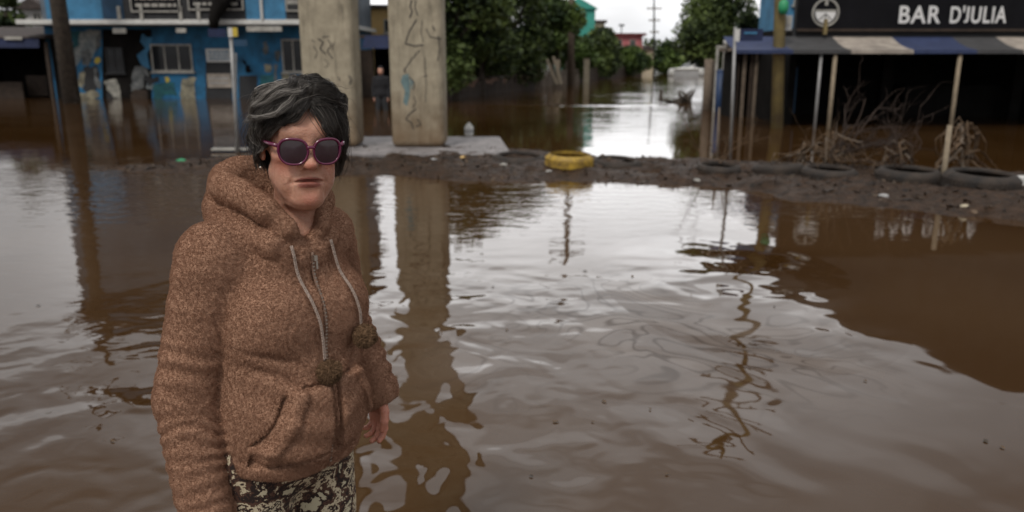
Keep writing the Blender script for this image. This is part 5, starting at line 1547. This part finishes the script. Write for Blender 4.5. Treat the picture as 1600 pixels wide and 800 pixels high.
    # drape lines running from the bust and armpit down to the zip, soft pulls at the waist
    for s in (-1, 1):
        q = (z - .885) + .55 * (s * x - .15) * -1 * .5 + .02 * (vnoise(V + 1, 8) - .5)
        disp += tr * -.008 * np.exp(-(q / .010) ** 2) * np.clip((s * x - .045) / .05, 0, 1) * (y < .05)
        q2 = (z - .835) - .35 * (s * x - .10) + .03 * (vnoise(V + 4, 7) - .5)
        disp += tr * -.006 * np.exp(-(q2 / .012) ** 2) * np.clip((s * x - .03) / .05, 0, 1) * (y < .05)
    disp += tr * .003 * (fbm(V * np.array([1, 1, 2.2]) + 3, 9, 2) - .5) * 2
    disp += tr * .0035 * np.sin(2 * PI * ((z - .35 * np.abs(x)) / .062 + 1.6 * fbm(V + 8, 6, 2))) * np.clip((.86 - z) / .08, 0, 1) * (.25 + .7 * vnoise(V, 6))
    disp += -.006 * np.exp(-((z - .668) / .006) ** 2) * tr
    hood = np.clip((z - 1.03) / .04, 0, 1)
    disp += hood * .005 * (fbm(V + 6, 12, 3) - .5) * 2
    V = V + Nn * disp[:, None]
    # fleece: nubs of pile
    n1 = fbm(V + 11, 150, 2); n2 = vnoise(V + 21, 300)
    V = V + Nn * ((n1 - .5) * .0022 + (n2 - .5) * .0022)[:, None]
    me_V = b2w(V)
    return me_V, Q, Fd, V, Nn
HV, HQ, HOOD_F, HVb, HN = make_hoodie()

def fleece_mat(name, c1, c2):
    m = bpy.data.materials.new(name); m.use_nodes = True
    t = m.node_tree; b = t.nodes['Principled BSDF']; L = t.links.new
    co = t.nodes.new('ShaderNodeTexCoord')
    n1 = t.nodes.new('ShaderNodeTexNoise'); n1.inputs['Scale'].default_value = 190; n1.inputs['Detail'].default_value = 3; n1.inputs['Roughness'].default_value = .7
    n3 = t.nodes.new('ShaderNodeTexNoise'); n3.inputs['Scale'].default_value = 14; n3.inputs['Detail'].default_value = 4
    L(co.outputs['Object'], n1.inputs['Vector']); L(co.outputs['Object'], n3.inputs['Vector'])
    ad = t.nodes.new('ShaderNodeMath'); ad.operation = 'MULTIPLY_ADD'; ad.inputs[1].default_value = .45
    L(n3.outputs[0], ad.inputs[0]); 
    m0 = t.nodes.new('ShaderNodeMath'); m0.operation = 'MULTIPLY'; m0.inputs[1].default_value = .75
    L(n1.outputs[0], m0.inputs[0]); L(m0.outputs[0], ad.inputs[2])
    mr = t.nodes.new('ShaderNodeMapRange'); mr.inputs[1].default_value = .42; mr.inputs[2].default_value = .80
    L(ad.outputs[0], mr.inputs[0])
    mx = t.nodes.new('ShaderNodeMix'); mx.data_type = 'RGBA'; mx.inputs[6].default_value = (*c1, 1); mx.inputs[7].default_value = (*c2, 1)
    L(mr.outputs[0], mx.inputs[0]); L(mx.outputs[2], b.inputs['Base Color'])
    b.inputs['Roughness'].default_value = 1; b.inputs['Specular IOR Level'].default_value = .05
    b.inputs['Sheen Weight'].default_value = .08; b.inputs['Sheen Roughness'].default_value = .6
    b.inputs['Sheen Tint'].default_value = (.9, .72, .6, 1)
    n2 = t.nodes.new('ShaderNodeTexNoise'); n2.inputs['Scale'].default_value = 330; n2.inputs['Detail'].default_value = 3
    L(co.outputs['Object'], n2.inputs['Vector'])
    bp = t.nodes.new('ShaderNodeBump'); bp.inputs['Strength'].default_value = .6; bp.inputs['Distance'].default_value = .003
    L(n2.outputs[0], bp.inputs['Height']); L(bp.outputs[0], b.inputs['Normal'])
    return m
M_FLEECE = fleece_mat('brown_fleece', (.365, .212, .142), (.415, .246, .167))
hoodie = wobj('hoodie', HV, HQ, M_FLEECE, woman)

def fleece_pile(V, Q, n=520000, seed=3, k_=1.):
    """short fibres standing all over the cloth"""
    rs = np.random.RandomState(seed)
    Nn = vnormals(V, Q)
    f = Q[rs.randint(0, len(Q), n)]
    w4 = rs.dirichlet((1, 1, 1, 1), n)
    p = (V[f] * w4[..., None]).sum(1); nn = (Nn[f] * w4[..., None]).sum(1)
    d = nn * .55 + np.array([0, 0, -.22]) + (rs.randn(n, 3) * .34)
    cl = np.stack([vnoise(p + 3 * k, 55) - .5 for k in range(3)], 1) * .55
    d += cl; d -= nn * np.minimum(0, (d * nn).sum(1) - .18)[:, None]; d /= np.linalg.norm(d, axis=1)[:, None]
    L_ = k_ * (.0024 + .0028 * rs.rand(n))[:, None]
    s = np.cross(d, rs.randn(n, 3)); s /= np.linalg.norm(s, axis=1)[:, None]
    w_ = (.00026 + .00020 * rs.rand(n))[:, None]
    m = p + d * L_ * .55; e = p + d * L_ + nn * -.25 * L_
    Vv = np.stack([p - s * w_, p + s * w_, m + s * w_ * .8, m - s * w_ * .8, e + s * w_ * .3, e - s * w_ * .3], 1).reshape(-1, 3)
    k = np.arange(n)[:, None] * 6
    F = np.concatenate([k + np.array([0, 1, 2, 3]), k + np.array([3, 2, 4, 5])])
    return Vv, F
M_PILE = M_FLEECE.copy(); M_PILE.name = 'brown_fleece_pile'
_t = M_PILE.node_tree; _b = _t.nodes['Principled BSDF']; _o = [n for n in _t.nodes if n.type == 'OUTPUT_MATERIAL'][0]
_tr = _t.nodes.new('ShaderNodeBsdfTranslucent'); _mx = _t.nodes.new('ShaderNodeMixShader'); _mx.inputs[0].default_value = .45
_t.links.new(_b.inputs['Base Color'].links[0].from_socket, _tr.inputs[0])
_t.links.new(_b.outputs[0], _mx.inputs[1]); _t.links.new(_tr.outputs[0], _mx.inputs[2]); _t.links.new(_mx.outputs[0], _o.inputs[0])
PV, PF = fleece_pile(HVb, HQ)
tag(wobj('fleece_pile', b2w(PV), PF, M_PILE, hoodie), kind='stuff')

def front_y(x, z, off=0.):
    """front surface of the hoodie (body frame) at x, z"""
    ys = np.arange(-.26, .10, .001)
    P = np.stack([np.full_like(ys, x), ys, np.full_like(ys, z)], 1)
    f = sample(HOOD_F, P)
    i = np.argmax(f < 0) if (f < 0).any() else len(ys) - 1
    return ys[i] - off
# zip: coil strip and slider
M_ZIP = mat('zip_tape', (.20, .125, .09), .7, var=.3, vscale=60)
M_METAL = mat('dull_metal', (.55, .50, .44), .35, metal=.9)
M_CORD = mat('beige_cord', (.36, .28, .235), .85, var=.25, vscale=150, bump=.5, bscale=300)
zb = MB()
zs_ = np.linspace(.640, 1.050, 60)
yy = np.array([front_y(.010, z, -.0005) for z in zs_]); yy = np.convolve(np.pad(yy, 3, 'edge'), np.ones(7) / 7, 'valid')
zb.tube([tuple(b2w((0, y, z))) for y, z in zip(yy, zs_)], .0032, 6)
zipo = wmb(zb, 'zipper', M_ZIP, hoodie)
zb = MB()
for i in range(0, 59):
    zb.box(tuple(b2w((0, yy[i] - .0026, zs_[i]))), (.0044, .0018, .0022), W_YAW)
wmb(zb, 'zipper_teeth', M_METAL, zipo, False)
zb = MB(); p_ = b2w((0, yy[-1] - .008, 1.040)); zb.box(tuple(p_), (.007, .005, .010), W_YAW)
zb.box(tuple(b2w((0, yy[-1] - .012, 1.027))), (.004, .002, .015), W_YAW)
wmb(zb, 'zipper_slider', M_METAL, zipo, False)

# drawstrings with pom-poms
M_POM = fleece_mat('pompom_pile', (.105, .060, .034), (.22, .138, .080))
def drawstring(pts, name='drawstring'):
    P = []
    for (x, z) in pts:
        P.append((x, front_y(x, z, .009), z))
    P = np.array(P)
    # resample smoothly
    t = np.linspace(0, len(P) - 1, 40)
    Q = np.stack([np.interp(t, np.arange(len(P)), P[:, d]) for d in range(3)], 1)
    for _ in range(4): Q[1:-1] = .5 * Q[1:-1] + .25 * (Q[:-2] + Q[2:])
    yq = Q[:, 1].copy()
    for i in range(2, len(Q) - 1): yq[i] = min(yq[i], front_y(Q[i, 0], Q[i, 2], .007))
    Q[:, 1] = yq
    for _ in range(2): Q[1:-1, 1] = np.minimum(Q[1:-1, 1], .5 * Q[1:-1, 1] + .25 * (Q[:-2, 1] + Q[2:, 1]))
    W = b2w(Q)
    b = MB()
    # two strands lying side by side make a flat cord
    for o_ in (-.0013, .0013):
        b.tube([tuple(b2w(q + np.array([o_, 0, 0]))) for q in Q], .0020, 6)
    o = wmb(b, name, M_CORD, hoodie)
    e_ = Q[-1] + np.array([0, -.012, -.020])
    n = 26
    V, F = [], []
    h_ = .0022
    ax_ = [np.arange(c - .03, c + .03, h_) for c in e_]
    Fd = Field(*ax_); Fd.ell(tuple(e_), (.021, .020, .021), 0)
    V, F = surface_nets(Fd.F, Fd.ax)
    Nn = vnormals(V, F)
    V = V + Nn * ((fbm(V + 1, 130, 2) - .5) * .010 + (vnoise(V, 330) - .5) * .005)[:, None]
    PV_, PF_ = fleece_pile(V, F, 5000, 4, 1.5)
    wobj('pompom', b2w(np.concatenate([V, PV_])), np.concatenate([F, PF_ + len(V)]), M_POM, o)
    return o
drawstring([(-.044, 1.070), (-.038, 1.01), (-.028, .965), (-.018, .925), (-.013, .89), (-.011, .850)])
drawstring([(.044, 1.066), (.056, 1.005), (.068, .96), (.076, .925), (.080, .895)])

# ---- trousers ------------------------------------------------------------------------------
def make_trousers():
    h = .008
    Fd = Field(np.arange(-.26, .26, h), np.arange(-.2, .22, h), np.arange(-.16, .74, h))
    Fd.ell((0, .012, .66), (.160, .128, .14), .04)
    for s in (-1, 1):
        Fd.cone((s * .078, .012, .62), (s * .088, -.002, .27), .088, .068, .03)
        Fd.cone((s * .088, -.002, .27), (s * .095, .018, -.13), .068, .058, .02)
    z = Fd.ax[2][None, None, :]
    Fd.F = np.maximum(Fd.F, np.maximum(z - .705, -.13 - z)).astype(np.float32)
    V, F = surface_nets(Fd.F, Fd.ax); V = lap_smooth(V, F, 2)
    Nn = vnormals(V, F)
    V = V + Nn * (.012 * (fbm(V * np.array([1, 1, .5]), 14, 2) - .5))[:, None]
    return b2w(V), F
def leopard_mat():
    m = bpy.data.materials.new('dark_floral_print'); m.use_nodes = True
    t = m.node_tree; b = t.nodes['Principled BSDF']; L = t.links.new
    co = t.nodes.new('ShaderNodeTexCoord')
    n = t.nodes.new('ShaderNodeTexNoise'); n.inputs['Scale'].default_value = 21; n.inputs['Detail'].default_value = 5; n.inputs['Roughness'].default_value = .66; n.inputs['Distortion'].default_value = .15
    L(co.outputs['Object'], n.inputs['Vector'])
    r = t.nodes.new('ShaderNodeValToRGB'); r.color_ramp.interpolation = 'CONSTANT'
    e = r.color_ramp.elements
    e[0].position = 0; e[0].color = (.56, .51, .36, 1)
    e[1].position = .41; e[1].color = (.022, .012, .010, 1)
    for p_, c in ((.395, (.16, .085, .055)), (.47, (.085, .040, .026)), (.525, (.58, .50, .35)), (.58, (.10, .050, .034)), (.60, (.022, .012, .010)), (.64, (.52, .45, .32))):
        x = e.new(p_); x.color = (*c, 1)
    L(n.outputs[0], r.inputs[0]); L(r.outputs[0], b.inputs['Base Color'])
    b.inputs['Roughness'].default_value = .85
    return m
TV, TF = make_trousers()
wobj('trousers', TV, TF, leopard_mat(), woman)

# ---- sunglasses -----------------------------------------------------------------------------
def translucent_mat(name, col, rough=.12):
    m = mat(name, col, rough)
    b = m.node_tree.nodes['Principled BSDF']
    b.inputs['Coat Weight'].default_value = .5; b.inputs['Coat Roughness'].default_value = .08
    return m
M_FRAME = translucent_mat('magenta_plastic', (.125, .009, .050), .22)
M_LENS = mat('dark_lens', (.022, .006, .017), .04, spec=1.)
M_LENS.node_tree.nodes['Principled BSDF'].inputs['IOR'].default_value = 1.75
GL_Y = -.107
def lens_outline(s, n=40):
    P = []
    for k in range(n):
        a = 2 * PI * k / n
        c, s_ = math.cos(a), math.sin(a)
        q = 2.7
        x = .0262 * math.copysign(abs(c) ** (2 / q), c); z = .0222 * math.copysign(abs(s_) ** (2 / q), s_)
        if z < 0: x *= 1 - .16 * (-z / .0222) ** 1.5
        if s_ > 0: z += .0012 * (s * c)
        P.append((x, z))
    return P
def gl_pt(s, x, z, off=0.):
    X = s * .0328 + x
    y = GL_Y + 3.4 * (abs(X) ** 2) * 1.0 + off - .06 * z * -1 * .0
    y += -.10 * (z)                                   # tilted: top edge further forward
    return tuple(h2w((X, y, z - .003)))
fr = MB()
for s in (-1, 1):
    o_ = lens_outline(s)
    pts = [gl_pt(s, x, z) for x, z in o_]; n_ = len(pts)
    # closed rim, thicker on top
    V, F = [], []
    for i, (x, z) in enumerate(o_):
        L_ = math.hypot(x, z); ux, uz = x / L_, z / L_
        th = .0024 if z < 0 else .0036
        for (a, off) in ((-.0012, -.0022), (th, -.0022), (th, .0022), (-.0012, .0022)):
            V.append(gl_pt(s, x + ux * a, z + uz * a, off))
    for i in range(n_):
        for k in range(4):
            F.append((i * 4 + k, i * 4 + (k + 1) % 4, ((i + 1) % n_) * 4 + (k + 1) % 4, ((i + 1) % n_) * 4 + k))
    fr.add(V, F)
fr.tube([gl_pt(1, -.0255, .006), tuple(h2w((.0045, GL_Y - .001, .0058))), tuple(h2w((-.0045, GL_Y - .001, .0058))), gl_pt(-1, .0255, .006)], .0030, 8)
glasses = wmb(fr, 'sunglasses', M_FRAME, woman)
for s in (-1, 1):
    lb = MB(); o_ = lens_outline(s)
    rings = []
    V = [gl_pt(s, 0, 0, -.0010)]; F = []
    for q in (.33, .66, 1.0):
        V += [gl_pt(s, x * q, z * q, -.0010 * (1 - q * q)) for x, z in o_]
    n_ = len(o_)
    F += [(0, 1 + k, 1 + (k + 1) % n_) for k in range(n_)]
    for r_ in range(2):
        F += [(1 + r_ * n_ + k, 1 + (r_ + 1) * n_ + k, 1 + (r_ + 1) * n_ + (k + 1) % n_, 1 + r_ * n_ + (k + 1) % n_) for k in range(n_)]
    V2 = [gl_pt(s, 0, 0, .0006)] + [gl_pt(s, x, z, .0006) for x, z in o_]
    k0 = len(V)
    V += V2; F += [(k0, k0 + 1 + (k + 1) % n_, k0 + 1 + k) for k in range(n_)]
    lb.add(V, F)
    wmb(lb, 'lens', M_LENS, glasses)
    tb = MB()
    a = gl_pt(s, s * .0285, .0110)
    mid = tuple(h2w((s * .0725, -.070, .009))); b2 = tuple(h2w((s * .0775, -.030, .008))); b3 = tuple(h2w((s * .0790, .020, .006))); b4 = tuple(h2w((s * .078, .038, -.02)))
    tb.tube([a, mid, b2, b3, b4], [.0036, .0034, .0030, .0026, .0024], 8)
    wmb(tb, 'temple_arm', M_FRAME, glasses)
eb = MB(); 
ec = h2w((-.0795, .002, -.046))
eb.lathe([(0.0001, -.003), (.0022, -.0022), (.003, 0), (.0022, .0022), (.0001, .003)], 12, tuple(ec))
wmb(eb, 'earring', M_METAL, woman)

# ---- hair --------------------------------------------------------------------------------------
def hair_mat():
    m = bpy.data.materials.new('greying_black_hair'); m.use_nodes = True
    t = m.node_tree; b = t.nodes['Principled BSDF']; L = t.links.new
    a = t.nodes.new('ShaderNodeAttribute'); a.attribute_name = 'grey'
    r = t.nodes.new('ShaderNodeValToRGB'); e = r.color_ramp.elements
    e[0].position = 0; e[0].color = (.016, .013, .011, 1); e[1].position = 1; e[1].color = (.46, .43, .39, 1)
    x = e.new(.5); x.color = (.10, .088, .078, 1)
    L(a.outputs['Fac'], r.inputs[0]); L(r.outputs[0], b.inputs['Base Color'])
    b.inputs['Roughness'].default_value = .42
    b.inputs['Specular IOR Level'].default_value = .45
    return m
M_HAIR = hair_mat()
CC = np.array([0, .015, .022]); CR = np.array([.0735, .094, .083])     # skull
def shell(p, off):
    """push points to the skull ellipsoid grown by off (per point)"""
    q = p - CC
    r = CR[None, :] + off[:, None]
    k = np.linalg.norm(q / r, axis=1)
    return CC + q / k[:, None], k
def sph(phi, th, off):
    """direction on the skull: phi from the face towards her left, th up from the ear line (degrees), raised by off"""
    f, t = np.radians(phi), np.radians(th)
    u = np.stack([np.cos(t) * np.sin(f), -np.cos(t) * np.cos(f), np.sin(t)], -1)
    return u
def make_hair(seed=5):
    rs = np.random.RandomState(seed)
    steps = 15
    tt = np.linspace(0, 1, steps)
    locks = []                                   # (start dir, end dir, rise, end offset, grey, spread)
    for i in range(92):                          # her right side: fringe, temple, ear, nape
        pe = -22 - 158 * (i / 91) ** 1.05 + rs.randn() * 4
        te = np.interp(-pe, [22, 40, 55, 70, 85, 110, 140, 180], [31, 12, 1, -16, -32, -46, -56, -60]) + rs.randn() * 6
        ps = np.interp(-pe, [22, 60, 110, 180], [16, 8, 150, 185]) + rs.randn() * 9; ts = np.interp(-pe, [22, 60, 110, 180], [60, 76, 86, 80]) + rs.randn() * 6
        grey = 1.0 if -72 < pe < -47 and rs.rand() < .55 else (.35 if rs.rand() < .12 else .0)
        locks.append((sph(ps, ts, 0), sph(pe, te, 0), np.interp(-pe, [22, 50, 90], [.014, .010, .006]) + .008 * rs.rand(), .003 + .006 * rs.rand(), grey, 1.0))
    for i in range(70):                          # her left side: swept over from the parting, down past the jaw
        pe = 52 + 128 * (i / 69) + rs.randn() * 4
        te = np.interp(pe, [52, 66, 80, 100, 140, 180], [-2, -30, -52, -60, -62, -64]) + rs.randn() * 5
        ps = np.interp(pe, [52, 90, 130, 180], [14, 10, 160, 180]) + rs.randn() * 9; ts = np.interp(pe, [52, 90, 130, 180], [58, 72, 86, 80]) + rs.randn() * 6
        grey = .35 if rs.rand() < .12 else 0.
        locks.append((sph(ps, ts, 0), sph(pe, te, 0), .009 + .010 * rs.rand(), .002 + .005 * rs.rand(), grey, 1.0))
    for i in range(16):                          # the quiff that rises over the brow and rolls to her left
        ps = -14 + 30 * rs.rand(); ts = 52 + 10 * rs.rand()
        locks.append((sph(ps, ts, 0), sph(48 + 36 * rs.rand(), 16 + 30 * rs.rand(), 0), .016 + .010 * rs.rand(), .006, .45 if rs.rand() < .3 else 0., 1.1))
    for i in range(4):                           # the grey streak swept up from the parting to her right temple
        locks.append((sph(-2 + 6 * rs.randn(), 62 + 4 * rs.randn(), 0), sph(-70 - 14 * rs.rand(), 4 + 16 * rs.rand(), 0), .027 + .004 * rs.rand(), .008, 1.1, .45))
    for i in range(16):                          # hairline above her left brow, combed aside
        k = i / 15
        locks.append((sph(14 + 38 * k, 45 - 20 * k, 0), sph(50 + 24 * k, 22 - 40 * k, 0), .012, .008, 0., .6))
    P, G = [], []
    for a, b, rise, eo, grey, spr in locks:
        n = 120
        om = math.acos(max(-1, min(1, float(a @ b))))
        wig = rs.randn(3) * .19
        j = rs.randn(n, 2) * .5                                           # place of the strand within its lock
        late = rs.rand(n) * .12
        L = .82 + .18 * rs.rand(n)
        t = tt[None, :] * L[:, None]
        d = (np.sin((1 - t) * om)[..., None] * a + np.sin(t * om)[..., None] * b) / max(1e-3, math.sin(om))
        bend = np.sin(t * PI)[..., None] * wig
        d = d + bend
        side_v = np.cross(a, b); side_v /= np.linalg.norm(side_v) + 1e-9
        fan = (1.0 - .72 * t ** 1.3)
        wave = (.075 if grey < .9 else .02) * np.sin(t * (5 + 2 * wig[0] * 10) + wig[1] * 40)
        d = d + side_v * ((j[:, :1] * .17 * spr) * fan + wave)[..., None]
        d /= np.linalg.norm(d, axis=2)[..., None]
        o = .003 + (rise * (.45 + .75 * rs.rand(n)))[:, None] * np.sin(np.minimum(1, t * 1.25) ** .75 * PI * .62) + eo * t + .004 * j[:, 1:] * fan
        o = np.maximum(o, .002)
        p = CC + d * (CR[None, None] + o[..., None])
        low = np.clip((-.015 - p[..., 2]) / .05, 0, 1)                      # below the skull the hair hangs free
        p[..., 0] *= 1 + .10 * low; p[..., 2] -= .010 * low
        q_ = p.reshape(-1, 3)
        tz = np.stack([vnoise(q_ + 7.3 * c_, 38) + .5 * vnoise(q_ + 2.1 * c_, 85) - .75 for c_ in range(3)], 1).reshape(p.shape)
        p = p + tz * (.022 * t ** 1.1)[..., None]
        P.append(p)
        g = np.where(rs.rand(n) < .75 * grey, .45 + .5 * rs.rand(n), .42 * rs.rand(n) ** 2 + .35 * (rs.rand(n) < .06))
        G.append(g)
    # loose flyaway strands: copies of scattered strands, lifted and bent
    P = np.concatenate(P); G = np.concatenate(G)
    k = rs.choice(len(P), 420, False); fl = P[k].copy()
    out_ = (fl - CC) / np.linalg.norm(fl - CC, axis=2)[..., None]
    fl += out_ * (tt ** 2)[None, :, None] * (.004 + .012 * rs.rand(420))[:, None, None] + rs.randn(420, 1, 3) * (tt ** 1.5)[None, :, None] * .010
    P = [P, fl]; G = [G, .5 * rs.rand(420)]
    return np.concatenate(P), np.concatenate(G)
def strands_mesh(P, g, r0=.00048, r1=.00018, sides=3):
    n, s, _ = P.shape
    T = np.gradient(P, axis=1); T /= np.maximum(np.linalg.norm(T, axis=2), 1e-9)[..., None]
    ref = np.tile(np.array([.3, .5, .81]), (n, s, 1))
    A = np.cross(T, ref); A /= np.maximum(np.linalg.norm(A, axis=2), 1e-9)[..., None]
    B = np.cross(T, A)
    rad = (r0 + (r1 - r0) * np.linspace(0, 1, s) ** 2)[None, :, None]
    ring = [P + (A * math.cos(2 * PI * k / sides) + B * math.sin(2 * PI * k / sides)) * rad for k in range(sides)]
    V = np.stack(ring, 2).reshape(-1, 3)
    i = np.arange(n)[:, None, None] * s * sides + np.arange(s - 1)[None, :, None] * sides
    k = np.arange(sides)[None, None, :]; k2 = (k + 1) % sides
    F = np.stack([i + k, i + k2, i + sides + k2, i + sides + k], -1).reshape(-1, 4)
    return V, F, np.repeat(g, s * sides)
def hair_cap():
    """dark under-layer so that no scalp shows between the strands"""
    h = .004
    Fd = Field(np.arange(-.11, .11, h), np.arange(-.12, .14, h), np.arange(-.11, .14, h))
    Fd.ell(tuple(CC), tuple(CR + .006), 0)
    Fd.ell((0, .062, -.050), (.062, .045, .060), .02)
    x, y, z = Fd.pts((slice(None),) * 3)
    line = np.where(y < -.05, .074 + 0 * x, np.where(y < .015, .074 - (y + .05) / .065 * .066, .004 - np.clip((y - .015) / .08, 0, 1) * .09))
    Fd.F = np.maximum(Fd.F, ((line - z) * .7)).astype(np.float32)
    V, F = surface_nets(Fd.F, Fd.ax)
    return lap_smooth(V, F, 1), F
P_, g_ = make_hair()
SV, SF, sg = strands_mesh(P_, g_)
CV, CF = hair_cap()
V_ = np.concatenate([SV, CV]); F_2 = np.concatenate([SF, CF + len(SV)])
hair = wobj('hair', h2w(V_), F_2, M_HAIR, woman)
attr(hair.data, 'grey', np.concatenate([sg, np.full(len(CV), .0)]))
# ================================================================== the person wading far behind, between the pillars
def far_person():
    Y = 22.0
    b = gr(597, 172)
    t0 = at(597, 104, b.y).z
    Y = b.y; x0 = b.x
    fz = t0 - 1.62                                             # feet under water
    o = np.array([x0, Y, fz])
    h = .012
    def base(): return Field(np.arange(-.34, .34, h), np.arange(-.22, .24, h), np.arange(-.02, 1.66, h))
    B = base()
    B.ell((0, 0, 1.515), (.074, .092, .108), 0); B.ell((0, -.035, 1.47), (.052, .06, .07), .03); B.cone((0, -.09, 1.50), (0, -.108, 1.475), .010, .014, .01)
    for s in (-1, 1): B.ell((s * .075, .01, 1.505), (.012, .02, .03), .005)
    B.cone((0, .015, 1.44), (0, .02, 1.30), .05, .055, .02)
    B.ell((0, .01, 1.18), (.15, .095, .2), .05); B.ell((0, .01, .9), (.14, .10, .14), .08)
    hands = []
    for s in (-1, 1):
        B.cone((s * .15, .01, 1.30), (s * .20, .02, 1.03), .045, .036, .03); B.cone((s * .20, .02, 1.03), (s * .19, -.06, .80), .034, .024, .02)
        B.ell((s * .19, -.07, .755), (.018, .04, .05), .02)
        for k in range(4): B.cone((s * .19, -.095 + k * .018, .735), (s * .178, -.095 + k * .017, .66 + .008 * abs(k - 1.5)), .010, .008, .004)
        B.cone((s * .185, -.10, .76), (s * .17, -.125, .71), .011, .009, .006)
        B.cone((s * .085, .01, .84), (s * .10, 0, .46), .085, .055, .04); B.cone((s * .10, 0, .46), (s * .105, .03, .08), .05, .035, .03)
        B.cone((s * .105, .04, .03), (s * .12, -.12, .02), .035, .028, .02)
    V, F = surface_nets(B.F, B.ax); V = lap_smooth(V, F, 1)
    me = np_mesh('person', V, F)
    p = link('person', me, None, M_SKIN, True); p.location = o
    tag(p, 'person in dark clothes wading in front of the dark shop between the two pillars', 'person')
    C = base()
    C.ell((0, .01, 1.17), (.19, .13, .22), 0); C.ell((0, .01, .90), (.19, .14, .17), .08); C.cone((0, .02, 1.36), (0, .02, 1.30), .08, .12, .06)
    for s in (-1, 1):
        C.cone((s * .16, .01, 1.30), (s * .215, .02, 1.03), .07, .058, .03); C.cone((s * .215, .02, 1.03), (s * .20, -.055, .815), .056, .045, .02)
    C.F = np.maximum(C.F, .74 - C.ax[2][None, None, :]).astype(np.float32)
    V, F = surface_nets(C.F, C.ax); V = lap_smooth(V, F, 1); V = V + vnormals(V, F) * (.012 * (fbm(V, 9, 2) - .5))[:, None]
    link('coat', np_mesh('coat', V, F), p, M['cloth'], True)
    T = base()
    for s in (-1, 1): T.cone((s * .085, .01, .80), (s * .10, 0, .44), .105, .075, .03); T.cone((s * .10, 0, .44), (s * .105, .025, .10), .075, .06, .02)
    T.F = np.maximum(T.F, .10 - T.ax[2][None, None, :]).astype(np.float32)
    V, F = surface_nets(T.F, T.ax); V = lap_smooth(V, F, 1)
    link('trousers', np_mesh('trousers', V, F), p, M['charcoal'], True)
    H = base()
    H.ell((0, .015, 1.535), (.086, .104, .106), 0)
    x, y, z = H.pts((slice(None),) * 3)
    H.F = np.maximum(H.F, np.where(y < -.03, 1.575 - z, 1.47 - z) * .8).astype(np.float32)
    V, F = surface_nets(H.F, H.ax); V = lap_smooth(V, F, 1)
    hm = np_mesh('hair', V, F); link('hair', hm, p, M['cloth'], True)
    for s in (-1, 1):
        mb = MB(); mb.lathe([(.001, -.011), (.008, -.008), (.011, 0), (.008, .008), (.001, .011)], 10, (s * .03, -.082, 1.505)); mb.build('eye', M['black'], p, True)
    mb = MB(); mb.span(-.025, .025, -.099, -.092, 1.438, 1.444); mb.build('mouth', M['red'], p)
far_person()
